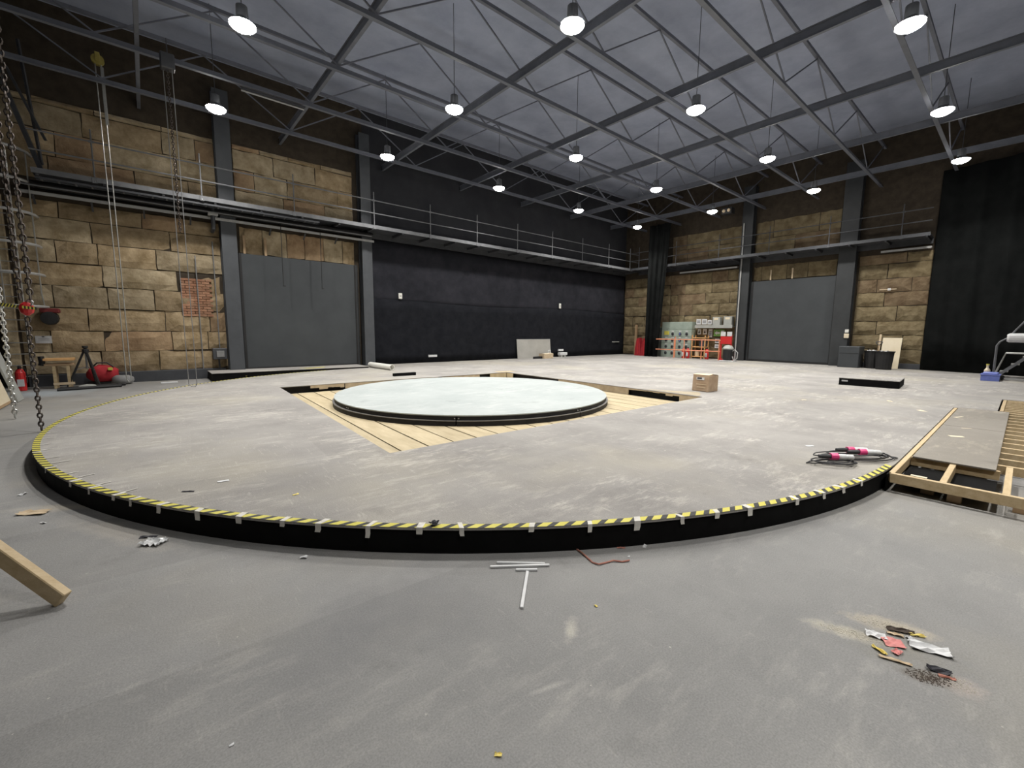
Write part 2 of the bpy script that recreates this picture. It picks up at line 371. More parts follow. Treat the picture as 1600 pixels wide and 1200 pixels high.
blocks(wall_back, 'back', -2.55, 2.05, 0.32, 5.0, 0.6, skip=[(0.9, 1.75, 2.0, 3.25)])
blocks(wall_back, 'back', -2.55, 2.05, 5.55, 7.6, 0.62)
blocks(wall_back, 'back', 2.55, 6.45, 5.55, 7.6, 0.62)
blocks(wall_back, 'back', 2.6, 6.45, 4.15, 5.0, 0.85, 0.55, 0.9)
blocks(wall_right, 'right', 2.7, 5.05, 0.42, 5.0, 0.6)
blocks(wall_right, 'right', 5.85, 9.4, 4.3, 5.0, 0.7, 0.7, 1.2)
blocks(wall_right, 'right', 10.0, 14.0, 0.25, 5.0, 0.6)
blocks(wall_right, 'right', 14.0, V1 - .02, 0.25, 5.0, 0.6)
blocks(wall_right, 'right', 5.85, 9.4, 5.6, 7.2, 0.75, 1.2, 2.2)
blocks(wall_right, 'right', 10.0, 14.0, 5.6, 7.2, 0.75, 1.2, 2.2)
link('stone_block', BL[0], wall_back, (1.46, V1 + 0.10, 2.72), None, (1.16, 0.12, 1.45))
# patch of small red bricks let into the stone, left of the grey column
bk = MB().box((-.5, -.5, -.5), (.5, .5, .5), 0.06).mesh('brick', m_redbrick)
for j in range(15):
    for i in range(4):
        x0 = 0.93 + i*0.215 - (0.1 if j % 2 else 0); x1 = x0 + 0.2
        x0 = max(x0, 0.92); x1 = min(x1, 1.74)
        if x1 - x0 < 0.04: continue
        link('brick', bk, wall_back, ((x0+x1)/2, V1 + 0.03, 2.04 + j*0.0795), None, (x1-x0, 0.07, 0.068))

# skirtings
struct(MB().box((-2.5, V1 - 0.10, 0), (1.95, V1 + 0.06, 0.32), 0.01).obj('baseboard_back', m_skirt), 'dark grey plinth along foot of the left stone wall', 'skirting')
struct(MB().box((U1 - 0.06, 2.6, DZ), (U1 + 0.06, 5.0, 0.42), 0.01).obj('baseboard_right', m_skirt), 'dark plinth under the stone panel beside the right drape', 'skirting')
# doorway post at the left end of the stone wall
struct(MB().box((-2.80, V1 - 0.06, 0), (-2.60, V1 + 0.10, 5.0), 0.015).obj('trim_1', m_stone2), 'pale vertical timber post beside the dark doorway at far left', 'post')

# steel columns (I-section) beside the two sliding doors
def column(name, side, a0, a1, ztop, label, proud=0.35):
    mb = MB(); t = 0.05
    def bx(p0, p1, q0, q1):
        if side == 'back': mb.box((p0, V1 - proud + q0, 0), (p1, V1 - proud + q1, ztop), 0.006)
        else: mb.box((U1 - proud + q0, p0, DZ), (U1 - proud + q1, p1, ztop), 0.006)
    bx(a0, a1, 0, t); bx(a0, a1, proud - t, proud + 0.05); mid = (a0+a1)/2; bx(mid - 0.03, mid + 0.03, t + .001, proud - t - .001)
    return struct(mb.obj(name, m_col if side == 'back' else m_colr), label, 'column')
column('trim_2', 'back', 2.05, 2.48, 9.0, 'grey steel column at the left edge of left sliding door')
column('trim_3', 'back', 6.62, 7.02, 9.0, 'grey steel column between left sliding door and black wall')
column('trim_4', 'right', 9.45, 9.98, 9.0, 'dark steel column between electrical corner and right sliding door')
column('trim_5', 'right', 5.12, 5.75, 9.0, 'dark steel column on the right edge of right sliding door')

# sliding doors
d1 = thing('door_1', 'large plain charcoal sliding door beneath brown stone strip, left', 'door'); d1['kind'] = 'structure'
MB().box((2.52, V1 - 0.12, DZ), (6.5, V1 - 0.02, 4.12), 0.01).obj('door_panel', m_door, d1)
MB().box((2.52, V1 - 0.14, DZ), (2.60, V1 - 0.121, 4.12)).box((6.36, V1 - 0.14, DZ), (6.42, V1 - 0.121, 4.12)).box((6.46, V1 - 0.14, DZ), (6.5, V1 - 0.121, 4.12)).obj('edge_strip', m_black, d1)
MB().box((2.6, V1 - 0.14, DZ), (6.36, V1 - 0.121, DZ + 0.1)).obj('kick_strip', m_black, d1)
for x in (2.72, 3.35): MB().box((x - 0.035, V1 - 0.06, 4.13), (x + 0.035, V1 - 0.03, 4.72)).obj('timber_batten', m_timber2, d1)
d2 = thing('door_2', 'large plain charcoal sliding door on the far right wall', 'door'); d2['kind'] = 'structure'
MB().box((U1 - 0.12, 5.5, DZ), (U1 - 0.02, 9.44, 4.25), 0.01).obj('door_panel', m_door, d2)
MB().box((U1 - 0.14, 9.3, DZ), (U1 - 0.121, 9.36, 4.25)).box((U1 - 0.14, 5.78, DZ), (U1 - 0.121, 5.82, 4.25)).obj('edge_strip', m_black, d2)
MB().box((U1 - 0.14, 5.82, DZ), (U1 - 0.121, 9.3, DZ + 0.1)).obj('kick_strip', m_black, d2)
for y in (7.6, 8.55): MB().box((U1 - 0.06, y - 0.03, 4.28), (U1 - 0.03, y + 0.03, 4.78)).obj('timber_batten', m_cardl, d2)

# ------------------------------------------------------------------ black masking cloths on the back wall
def cloth(name, p0, p1, z0, z1, mat, label, folds=0.015, wave=3.0, seed=0, n=80, sag=0.04, cat='drape', thick=0.01):
    r = random.Random(seed); p0 = Vector(p0); p1 = Vector(p1); d = (p1 - p0); nrm = Vector((d.y, -d.x)).normalized()
    bm = bmesh.new(); rows = 7; g = []
    ph = [r.uniform(0, 6.28) for _ in range(4)]
    for j in range(rows + 1):
        for i in range(n + 1):
            s = i/n; L_ = s*d.length; fz = j/rows
            off = folds*(math.sin(L_*wave + ph[0]) + 0.6*math.sin(L_*wave*1.7 + ph[1] + fz) + 0.4*math.sin(L_*wave*3.1 + ph[2] - fz))*(0.6 + 0.4*(1-fz))
            b = p0 + d*s + nrm*off
            zz = z0 + (z1 - z0)*fz + (sag*math.sin(L_*0.55 + ph[3]) if j == rows else 0)
            g.append(bm.verts.new((b.x, b.y, zz)))
    for j in range(rows):
        for i in range(n): bm.faces.new((g[j*(n+1)+i], g[j*(n+1)+i+1], g[(j+1)*(n+1)+i+1], g[(j+1)*(n+1)+i]))
    me = bpy.data.meshes.new(name); bm.to_mesh(me); bm.free(); me.materials.append(mat)
    for p in me.polygons: p.use_smooth = True
    o = link(name, me); md = o.modifiers.new('thick', 'SOLIDIFY'); md.thickness = thick
    return tag(o, label, cat)
cloth('black_cloth', (7.04, V1 - 0.06), (U1 - 0.02, V1 - 0.06), DZ + 0.01, 2.85, m_cloth, 'black masking cloth on the lower half of the back wall', 0.008, 2.0, 1, 160, 0.05)
cloth('black_cloth', (7.04, V1 - 0.02), (U1 - 0.02, V1 - 0.02), 2.65, 5.2, m_cloth2, 'faded black cloth above the lower masking cloth, beneath the walkway', 0.006, 1.3, 2, 120, 0.02)

# ------------------------------------------------------------------ stage deck
CU, CV, CR = 6.39, 8.36, 7.57
PIT = [(2.05, 4.6), (9.35, 4.5), (9.5, 11.55), (2.41, 11.71)]
arc = [(CU + CR*math.cos(a), CV + CR*math.sin(a)) for a in [math.radians(-90 - 180*i/110) for i in range(111)]]   # front round the left to the back
outline = arc + [(CU, V1 - 0.005), (U1 - 0.005, V1 - 0.005), (U1 - 0.005, -8.0), (14.45, -8.0), (14.45, 0.22), (12.03, 0.22), (12.03, CV - CR)]
deck = thing('stage_deck', 'raised grey stage deck with round front edge and black fascia', 'stage')
bm = bmesh.new()
def loop(pts, z):
    vs = [bm.verts.new((x, y, z)) for x, y in pts]; return [bm.edges.new((vs[i], vs[(i+1) % len(vs)])) for i in range(len(vs))]
E_ = loop(outline, DZ) + loop(PIT, DZ)
bmesh.ops.triangle_fill(bm, use_beauty=True, use_dissolve=False, edges=E_, normal=(0, 0, 1))
bm.normal_update()
for f in bm.faces:
    if f.normal.z < 0: f.normal_flip()
bm.normal_update()
me = bpy.data.meshes.new('deck_top'); bm.to_mesh(me); bm.free(); me.materials.append(m_deck)
dt = link('deck_top', me, deck); md = dt.modifiers.new('thick', 'SOLIDIFY'); md.thickness = 0.018; md.offset = -1
mb = MB()
fas = [(CU + (CR-0.012)*math.cos(math.radians(-90 - 180*i/110)), CV + (CR-0.012)*math.sin(math.radians(-90 - 180*i/110))) for i in range(111)]
for a, b in zip(fas, fas[1:]): mb.quad((a[0], a[1], 0.0), (b[0], b[1], 0.0), (b[0], b[1], DZ - 0.019), (a[0], a[1], DZ - 0.019))
bmesh.ops.remove_doubles(mb.bm, verts=mb.bm.verts[:], dist=1e-4)
fo = mb.obj('fascia', m_fascia, deck); md = fo.modifiers.new('thick', 'SOLIDIFY'); md.thickness = 0.012
MB().box((5.72, CV - CR - 0.008, 0), (12.02, CV - CR + 0.004, DZ - 0.019)).box((12.03, 0.222, 0), (14.45, 0.235, DZ - 0.019)).obj('side_fascia', m_fascia, deck)
MB().quad((PIT[0][0], PIT[0][1], 0.001), (PIT[3][0], PIT[3][1], 0.001), (PIT[3][0], PIT[3][1], DZ - 0.02), (PIT[0][0], PIT[0][1], DZ - 0.02)).obj('pit_lining', m_plyedge, deck)
MB().quad((PIT[0][0], PIT[0][1]-.01, 0.001), (PIT[1][0], PIT[1][1]-.01, 0.001), (PIT[1][0], PIT[1][1]-.01, DZ - 0.02), (PIT[0][0], PIT[0][1]-.01, DZ - 0.02)).obj('pit_lining', m_plyedge, deck)
# back edges of the pit: dark void behind, and separate pale ply edge boards with gaps
P2 = Vector(PIT[2]); P3 = Vector(PIT[3]); P1 = Vector(PIT[1])
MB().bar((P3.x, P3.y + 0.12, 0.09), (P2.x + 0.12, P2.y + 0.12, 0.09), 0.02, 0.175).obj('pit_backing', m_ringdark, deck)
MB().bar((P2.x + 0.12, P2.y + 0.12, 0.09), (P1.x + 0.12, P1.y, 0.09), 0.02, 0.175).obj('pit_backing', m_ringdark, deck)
def edge_board(A, B, t0, t1, z0, z1, mat=m_plyedge, jag=0.0, seed=0):
    r = random.Random(seed); a = A + (B-A)*t0; b = A + (B-A)*t1; d = (b-a).normalized(); nn = Vector((-d.y, d.x))*0.012
    k = 8 if jag else 1; mb = MB()
    for i in range(k):
        q0 = a + (b-a)*(i/k); q1 = a + (b-a)*((i+1)/k)
        za = z0 + (r.uniform(0, jag) if jag else 0)
        mb.prism([(q0.x, q0.y), (q1.x, q1.y), (q1.x+nn.x, q1.y+nn.y), (q0.x+nn.x, q0.y+nn.y)], za, z1)
    return mb.obj('edge_board', mat, deck)
edge_board(P3, P2, 0.10, 0.22, 0.07, DZ - 0.002, jag=0.05, seed=2); edge_board(P3, P2, 0.223, 0.47, 0.04, DZ - 0.002, jag=0.05, seed=3)
edge_board(P3, P2, 0.475, 0.62, 0.02, DZ - 0.002); edge_board(P3, P2, 0.64, 0.84, 0.01, DZ - 0.002)
edge_board(P3, P2, 0.9, 0.999, 0.01, DZ - 0.002, m_ply); edge_board(P2, P1, 0.0, 0.05, 0.01, DZ - 0.002, m_ply)
edge_board(P2, P1, 0.36, 0.56, 0.01, DZ - 0.002); edge_board(P2, P1, 0.56, 0.72, 0.01, DZ - 0.002); edge_board(P2, P1, 0.72, 0.92, 0.12, DZ - 0.002, jag=0.05, seed=5); edge_board(P2, P1, 0.92, 1.0, 0.01, DZ - 0.002)
# pale ply frayed patches beside the pit's far corners, lying on the deck surface
MB().prism([(9.42, 4.62), (9.75, 4.75), (10.05, 4.95), (9.85, 5.2), (9.6, 5.75), (9.48, 6.2)], DZ, DZ + 0.004).obj('bare_ply_patch', m_barely, deck)
MB().prism([(9.2, 11.62), (9.9, 11.5), (9.95, 11.9), (9.3, 12.0)], DZ, DZ + 0.004).obj('bare_ply_patch', m_ply, deck)
# hazard tape along the round edge: slanted yellow and black stripes
mb = MB(); per = 0.126; tot = CR*PI; nst = int(tot/per)
def rimpt(s, rr, z):
    a = math.radians(-90) - s/CR; return (CU + rr*math.cos(a), CV + rr*math.sin(a), z)
ZT = DZ + 0.003
for k in range(3, nst - 12):
    s = k*per
    for (o0, o1, mi) in ((0, 0.58, 0), (0.58, 1, 1)):
        mb.mi = mi; sk = 0.06
        mb.quad(rimpt(s + o0*per, CR + 0.002, ZT), rimpt(s + o1*per, CR + 0.002, ZT), rimpt(s + o1*per - sk, CR - 0.062, ZT), rimpt(s + o0*per - sk, CR - 0.062, ZT))
hz = mb.obj('hazard_tape', [m_yellow, m_tapeblack], deck)
# pale tabs of tape folded over the edge
tabs = [(-1.01,7.09),(-0.83,6.2),(-0.67,5.5),(-0.52,5.16),(-0.36,4.8),(-0.22,4.61),(-0.07,4.3),(0.2,3.99),(0.44,3.69),(0.68,3.41),(0.86,3.19),(1.12,2.92),(1.39,2.66),(1.61,2.45),(2.02,2.16),(2.39,1.93),(2.72,1.76),(3.05,1.58),(3.34,1.45),(3.64,1.32),(4.14,1.1),(4.51,1.04),(4.82,0.97),(5.16,0.89)]
rt = random.Random(3)
for (x, y) in tabs:
    a = math.atan2(y - CV, x - CU); w = rt.uniform(0.016, 0.026); dn = rt.uniform(0.035, 0.065); ins = rt.uniform(0.05, 0.085); tw = rt.uniform(-.02, .02)
    if (x, y) == (1.12, 2.92): dn = 0.085
    rad = Vector((math.cos(a), math.sin(a), 0)); tan = Vector((-math.sin(a), math.cos(a), 0)); c0 = Vector((CU, CV, 0))
    def q(t, r, z): return tuple(c0 + rad*r + tan*t + Vector((0, 0, z)))
    mb = MB(); zt = DZ + 0.0055
    rows = [(-w+tw*1.5, w+tw*1.5, CR - ins, zt), (-w, w, CR + 0.006, zt), (-w, w, CR + 0.006, DZ - dn*0.6), (-w*0.9-tw*.3, w*0.9-tw*.3, CR + 0.009, DZ - dn + rt.uniform(-.008, .008))]
    for A, B in zip(rows, rows[1:]): mb.quad(q(A[0], A[2], A[3]), q(A[1], A[2], A[3]), q(B[1], B[2], B[3]), q(B[0], B[2], B[3]))
    mb.obj('tape_tab', m_tab, deck)
# little stick-ups of loose paper on the inner edge of the tape round the left side
for k in range(18):
    s = CR*math.radians(62 + k*3.1 + rt.uniform(-1, 1)); w = 0.012
    mb = MB(); l = rt.uniform(0.08, 0.16)
    mb.quad(rimpt(s - w, CR - 0.06, DZ + 0.005), rimpt(s + w, CR - 0.06, DZ + 0.005), rimpt(s + w*0.6, CR - 0.06 - l, DZ + 0.006), rimpt(s - w*0.6, CR - 0.06 - l, DZ + 0.006))
    mb.obj('tape_tab', m_tab, deck)

# low black-fronted platform against the left door
t = thing('low_platform', 'long low grey-topped platform with black front below left sliding door', 'platform', (1.45, 15.95, 0))
MB().box((0, 0, 0), (4.9, 1.15, 0.238)).obj('body', m_fascia, t)
MB().box((-0.01, -0.01, 0.2385), (4.9, 1.15, 0.26), 0.003).obj('platform_top', m_deck, t)

# ------------------------------------------------------------------ timber floor in the pit: separate boards
pf = thing('pit_floor', 'pale timber boarding in the square pit around white turntable', 'floor boards')
nb = 18
for i in range(nb):
    a = i/nb + 0.0008; b = (i+1)/nb - 0.0028
    A0 = Vector(PIT[0]) + (Vector(PIT[1]) - Vector(PIT[0]))*a; B0 = Vector(PIT[0]) + (Vector(PIT[1]) - Vector(PIT[0]))*b
    A1 = Vector(PIT[3]) + (Vector(PIT[2]) - Vector(PIT[3]))*a; B1 = Vector(PIT[3]) + (Vector(PIT[2]) - Vector(PIT[3]))*b
    MB().prism([tuple(A0), tuple(B0), tuple(B1), tuple(A1)], 0.001, 0.014 + random.uniform(0, 0.003)).obj('floorboard', m_ply, pf)
MB().prism([PIT[0], PIT[1], PIT[2], PIT[3]], 0.0002, 0.0009).obj('board_gap_underlay', m_black, pf)

# ------------------------------------------------------------------ turntable
tt = thing('turntable', 'large white round turntable with dark stepped rim in the pit', 'turntable', (5.9, 8.4, 0.016))
n = 128
MB().lathe([(3.04, 0.165), (3.10, 0.166), (3.10, 0.184), (0.01, 0.184)], n).obj('table_top', m_white, tt)
for k in range(8):
    mb = MB(); a0 = 2*PI*k/8 + 0.08; a1 = a0 + 2*PI/8 - 0.006; st = 16
    for i in range(st):
        q0 = a0 + (a1-a0)*i/st; q1 = a0 + (a1-a0)*(i+1)/st
        mb.prism([(3.02*math.cos(q0), 3.02*math.sin(q0)), (3.095*math.cos(q0), 3.095*math.sin(q0)), (3.095*math.cos(q1), 3.095*math.sin(q1)), (3.02*math.cos(q1), 3.02*math.sin(q1))], 0.095, 0.164)
    mb.obj('upper_rim', m_ringdark, tt)
    mb = MB()
    for i in range(st):
        q0 = a0 + (a1-a0)*i/st; q1 = a0 + (a1-a0)*(i+1)/st
        mb.prism([(3.0*math.cos(q0), 3.0*math.sin(q0)), (3.13*math.cos(q0), 3.13*math.sin(q0)), (3.13*math.cos(q1), 3.13*math.sin(q1)), (3.0*math.cos(q1), 3.0*math.sin(q1))], 0.0, 0.082)
    lr = mb.obj('lower_rim', m_ringdark, tt)
    mb = MB()
    for i in range(st):
        q0 = a0 + (a1-a0)*i/st; q1 = a0 + (a1-a0)*(i+1)/st
        mb.prism([(3.0*math.cos(q0), 3.0*math.sin(q0)), (3.135*math.cos(q0), 3.135*math.sin(q0)), (3.135*math.cos(q1), 3.135*math.sin(q1)), (3.0*math.cos(q1), 3.0*math.sin(q1))], 0.083, 0.094)
    mb.obj('rim_lip', m_ringlip, lr)
    for da in (-0.012, 0.010):
        q0 = a0 + da; Mx = Matrix.Rotation(q0, 4, 'Z')
        MB().box((3.094, -0.009, 0.118), (3.101, 0.009, 0.136), 0, Mx).obj('bolt_plate', m_pale, tt)

# ------------------------------------------------------------------ gantry walkways
def gantry(name, label, run, along, plane, z, x0, x1, posts, toe=m_rail, under=m_steel, dirn=-1):
    """run 'back': walkway along x in front of y=plane; run 'right': along y in front of x=plane."""
    t = thing(name, label, 'walkway')
    def P(a, q, zz): return (a, plane - q, zz) if run == 'back' else (plane - q, a, zz)
    def bx(mb, a0, a1, q0, q1, z0, z1, bev=0):
        A = P(a0, q1, z0); B = P(a1, q0, z1)
        mb.box((min(A[0], B[0]), min(A[1], B[1]), z0), (max(A[0], B[0]), max(A[1], B[1]), z1), bev)
        return mb
    bx(MB(), x0, x1, 0.05, 0.99, z - 0.06, z - 0.02).obj('deck_plate', under, t)
    bx(MB(), x0, x1, 0.985, 1.0, z - 0.10, z + 0.03).obj('toe_board', toe, t)
    bx(MB(), x0, x1, 0.0, 0.06, z - 0.28, z - 0.061).obj('wall_beam', under, t)
    for zz, nm in ((0.92, 'hand_rail'), (0.46, 'mid_rail')):
        MB().tube([P(x0, 0.99, z + zz), P(x1, 0.99, z + zz)], 0.02, 6).obj(nm, toe, t)
    for p in posts:
        pm = MB().tube([P(p, 1.015, z - 0.10), P(p, 0.99, z + 0.0), P(p, 0.99, z + 1.22)], 0.018, 6).obj('post', toe, t)
        bx(MB(), p - 0.05, p + 0.05, 1.001, 1.02, z - 0.12, z + 0.02).obj('foot_plate', toe, pm)
        MB().tube([P(p - 0.05, 0.99, z + 0.92), P(p + 0.05, 0.99, z + 0.92)], 0.034, 6).obj('clamp', toe, pm)
    k = int((x1 - x0)/1.2)
    for i in range(k + 1):
        a = x0 + 0.1 + (x1 - x0 - 0.2)*i/k
        MB().bar(P(a, 0.05, z - 0.13), P(a, 0.97, z - 0.10), 0.06, 0.09).obj('bracket', under, t)
    return t
gantry('walkway', 'long steel walkway with tube handrails high along the back wall', 'back', 'x', V1, 5.52, -1.9, U1 - 0.02,
       [-0.75, 1.56, 4.1, 6.87, 9.26, 11.62, 14.0, 16.38, 18.74, 21.08, 23.2])
gantry('walkway', 'dark steel walkway high along the far right wall', 'right', 'y', U1, 5.5, 2.75, V1 - 1.04, [3.6, 6.0, 8.4, 10.8, 13.2, 15.6], toe=m_steel)
# pale channel and dark ducts under the left half of the walkway
t = thing('cable_channel', 'pale grey steel channel above stone and door at left, beneath walkway', 'channel')
MB().box((-2.3, V1 - 0.37, 5.03), (7.1, V1 - 0.35, 5.11)).box((-2.3, V1 - 0.349, 5.09), (7.1, V1 - 0.03, 5.11)).obj('channel', m_pale, t)
for i in range(9): MB().bar((-2.0 + i*1.1, V1 - 0.33, 5.06), (-2.0 + i*1.1, V1 - 0.03, 4.85), 0.04, 0.04).obj('bracket', m_steel, t)
t = thing('cable_channel', 'pale channel above the stone panel beside the right drape', 'channel')
MB().box((U1 - 0.30, 2.75, 5.02), (U1 - 0.28, 4.3, 5.10)).box((U1 - 0.279, 2.75, 5.08), (U1 - 0.03, 4.3, 5.10)).obj('channel', m_pale, t)
t = thing('cable_channel', 'pale channel above the stone over the electrical cabinets', 'channel')
MB().box((U1 - 0.30, 10.1, 5.02), (U1 - 0.28, 13.3, 5.10)).box((U1 - 0.279, 10.1, 5.08), (U1 - 0.03, 13.3, 5.10)).obj('channel', m_pale, t)
t = thing('duct', 'black round duct under the walkway above left sliding door', 'duct')
MB().tube([(-2.0, V1 - 0.45, 5.27), (7.0, V1 - 0.45, 5.27)], 0.09, 10).obj('pipe', m_black, t)
MB().tube([(-2.2, V1 - 0.62, 5.20), (6.9, V1 - 0.62, 5.2)], 0.022, 6).obj('conduit', m_rail, t)
t = thing('cable_ladder', 'cable ladder with pale rungs hung below the walkway at left', 'cable ladder')
for y in (V1 - 0.72, V1 - 0.95): MB().bar((-1.85, y, 5.33), (4.9, y, 5.33), 0.02, 0.05).obj('side_rail', m_steel, t)
rg = MB().bar((0, V1 - 0.95, 5.31), (0, V1 - 0.72, 5.31), 0.035, 0.02).mesh('rung', m_rail)
for i in range(22): link('rung', rg, t, (-1.75 + i*0.31, 0, 0))
t = thing('steel_bracket', 'dark pipe elbow and bracket beside the top of left grey column', 'bracket')
MB().tube([(1.85, V1 - 0.5, 5.45), (1.85, V1 - 0.5, 5.2), (1.85, V1 - 0.42, 4.75), (1.85, V1 - 0.12, 4.7)], 0.06, 8).obj('pipe', m_steel, t)
MB().box((1.72, V1 - 0.58, 5.12), (1.98, V1 - 0.42, 5.2), 0.01).obj('clamp', m_pale, t)

# ------------------------------------------------------------------ roof trusses and beams
names_v = ['over the viewer', 'second from the viewer', 'third from the viewer', 'over the turntable', 'beyond the turntable', 'two bays before the back wall', 'nearest the back wall']
wb = MB().box((-.5, -.5, -.5), (.5, .5, .5)).mesh('web_bar', m_truss)
for k, v in enumerate((2.2, 4.45, 6.7, 8.95, 11.2, 13.45, 15.7)):
    t = thing('roof_truss', 'dark steel roof truss running along the hall, ' + names_v[k], 'truss', (0, v + 0.12, 0)); t['kind'] = 'structure'
    MB().box((-3.2, -0.05, 7.80), (U1 + .05, 0.05, 7.815)).box((-3.2, -0.012, 7.82), (U1 + .05, 0.012, 7.92)).obj('bottom_chord', m_beam, t)
    MB().box((-3.2, -0.04, 9.32), (U1 + .05, 0.04, 9.4)).obj('top_chord', m_truss, t)
    x = -2.6; fl = 0
    while x < 23:
        x2 = x + 2.2; z0, z1 = (7.92, 9.3) if fl else (9.3, 7.92)
        o = link('web_bar', wb, t, ((x+x2)/2, 0, 8.61), (0, -math.atan2(z1 - z0, x2 - x), 0), (math.hypot(2.2, 1.38), 0.03, 0.03)); x = x2; fl ^= 1
for k, u in enumerate((0.3, 4.0, 7.7, 11.4, 15.1, 18.8, 22.5)):
    t = thing('roof_beam', 'dark steel cross beam under the roof, number %s counted from the left' % ('one two three four five six seven'.split()[k]), 'beam', (u, 0, 0)); t['kind'] = 'structure'
    MB().box((-0.04, -13, 7.95), (0.04, V1 + .05, 7.965)).box((-0.01, -13, 7.966), (0.01, V1 + .05, 8.15)).box((-0.04, -13, 8.151), (0.04, V1 + .05, 8.165)).obj('joist', m_beam, t)
# ------------------------------------------------------------------ lamps
rown = ['row added behind the viewer to brighten foreground', 'row nearest the viewer', 'second row from viewer', 'third row from viewer', 'row along the back wall']
coln = ['first', 'second', 'third', 'fourth', 'fifth']
L0 = None
for r_, v in enumerate(LAMP_V):
    for c_, u in enumerate(LAMP_U):
        if (u, v) in LAMP_OUT: continue
        k0 = {-2.18: 9, 2.0: 2, 6.2: 1}.get(v, 0)          # lamps of this row that hang above or behind the view
        if c_ >= k0: lab = 'bright high-bay lamp, %s visible from left in the %s' % (coln[c_ - k0], rown[r_])
        else: lab = 'high-bay lamp overhead out of view, %s place in the %s' % (coln[c_], rown[r_])
        if L0 is None:
            L0 = thing('ceiling_lamp', lab, 'lamp', (u, v, LAMP_Z), 0, 'high-bay lamps under the roof trusses')
            MB().lathe([(0.06, 0.30), (0.10, 0.28), (0.11, 0.06), (0.24, -0.07), (0.235, -0.075), (0.10, 0.04), (0.02, 0.045)], 16).obj('housing', m_steel, L0)
            MB().lathe([(0.02, -0.16), (0.12, -0.145), (0.20, -0.10), (0.232, -0.05), (0.05, 0.0)], 16).obj('lens', m_lens, L0)
            MB().tube([(0, 0, 0.29), (0, 0, ZC - LAMP_Z)], 0.009, 5).obj('suspension_wire', m_steel, L0)
        else:
            o = copy_tree(L0); o.location = (u, v, LAMP_Z); o['label'] = lab
# fluorescent-style unlit battens catching light near the upper left
t = thing('batten_light', 'slim pale unlit batten tube hung under the roof at upper left', 'lamp', (2.3, 13.57, 7.68)); 
MB().tube([(0, 0, 0), (1.5, 0, 0)], 0.02, 6).obj('tube', m_pale, t); MB().box((0, -.04, .03), (1.5, .04, .07)).obj('fitting', m_steel, t); MB().tube([(0.75, 0, .07), (0.75, 0, 0.125)], 0.01, 5).obj('hanger', m_steel, t)
# small projector unit hung by the lamp near the far right corner
t = thing('stage_light', 'small black spotlight with two pale lenses beside far lamp', 'lamp', (22.6, 10.2, 7.5))
MB().box((-0.2, -0.25, 0), (0.2, 0.25, 0.3), 0.02).obj('housing', m_black, t)
for y in (-0.12, 0.12): MB().lathe([(0.08, 0), (0.07, 0.03)], 10, Matrix.Translation((-0.205, y, 0.15)) @ Matrix.Rotation(-PI/2, 4, 'Y')).obj('lens', m_cardl, t)
MB().tube([(0, 0, 0.3), (0, 0, 0.5)], 0.02, 6).obj('hanger', m_black, t)

# ------------------------------------------------------------------ right corner drapes
def drape(name, pts, z0, z1, mat, label, amp=0.05, freq=9.0, narrow=None, cat='drape'):
    bm = bmesh.new(); n = 90; rows = 6; g = []
    segs = [Vector(p) for p in pts]; ls = [(b-a).length for a, b in zip(segs, segs[1:])]; tot = sum(ls)
    for j in range(rows + 1):
        fz = j/rows
        for i in range(n + 1):
            d = tot*i/n; k = 0
            while k < len(ls) - 1 and d > ls[k]: d -= ls[k]; k += 1
            dirv = (segs[k+1] - segs[k]).normalized(); p = segs[k] + dirv*d
            if narrow: 
                c = (segs[0] + segs[-1])/2 + Vector((0, 0)); f = narrow + (1-narrow)*fz; p = c + (p - c)*f
                p += Vector((0, narrow_shift*(1-fz)))
            nn = Vector((dirv.y, -dirv.x)); p = p + nn*amp*(math.sin(freq*tot*i/n) + .4*math.sin(2.3*freq*tot*i/n + 1))
            g.append(bm.verts.new((p.x, p.y, z0 + (z1-z0)*fz)))
    for j in range(rows):
        for i in range(n): bm.faces.new((g[j*(n+1)+i], g[j*(n+1)+i+1], g[(j+1)*(n+1)+i+1], g[(j+1)*(n+1)+i]))
    me = bpy.data.meshes.new(name); bm.to_mesh(me); bm.free(); me.materials.append(mat)
    for p in me.polygons: p.use_smooth = True
    o = link(name, me); md = o.modifiers.new('thick', 'SOLIDIFY'); md.thickness = 0.01
    return tag(o, label, cat)
narrow_shift = 0.24
drape('black_drape', [(24.0, 2.68), (23.7, 0.9), (23.2, -1.0), (22.6, -3.5)], DZ + 0.01, 7.9, m_drape, 'tall black drape covering right end of hall behind mobile steps', 0.05, 7)
drape('black_drape', [(23.02, 14.85), (23.02, 13.55)], DZ + 0.01, 7.8, m_drape, 'gathered black drape hanging between red covers and electrical cabinet', 0.07, 14, narrow=0.62)
# ------------------------------------------------------------------ ropes, chains and ladder at the left
def rope(name, label, pts, r, mat, cat='rope', n=5):
    return tag(MB().tube(pts, r, n).obj(name, mat), label, cat)
t = thing('pulley_rope', 'pair of pale ropes hanging from a yellow pulley over stone wall', 'rope', (-0.46, 16.1, 0))
MB().tube([(-0.055, 0, 8.35), (-0.05, 0, 0.2), (0.0, 0, 0.1), (0.05, 0, 0.16), (0.06, 0, 8.35)], 0.014, 6).obj('rope', m_galv, t)
MB().lathe([(0.06, -0.05), (0.13, -0.045), (0.10, 0), (0.13, 0.045), (0.06, 0.05)], 14, Matrix.Translation((0, 0, 8.45)) @ Matrix.Rotation(PI/2, 4, 'X')).obj('pulley', m_brass, t)
MB().box((-0.05, -0.08, 8.4), (0.05, 0.08, 8.62), 0.01).obj('pulley_block', m_brass, t)
MB().box((0.035, -0.025, 6.9), (0.1, 0.025, 8.3), 0.005).obj('counterweight_bar', m_galv, t)
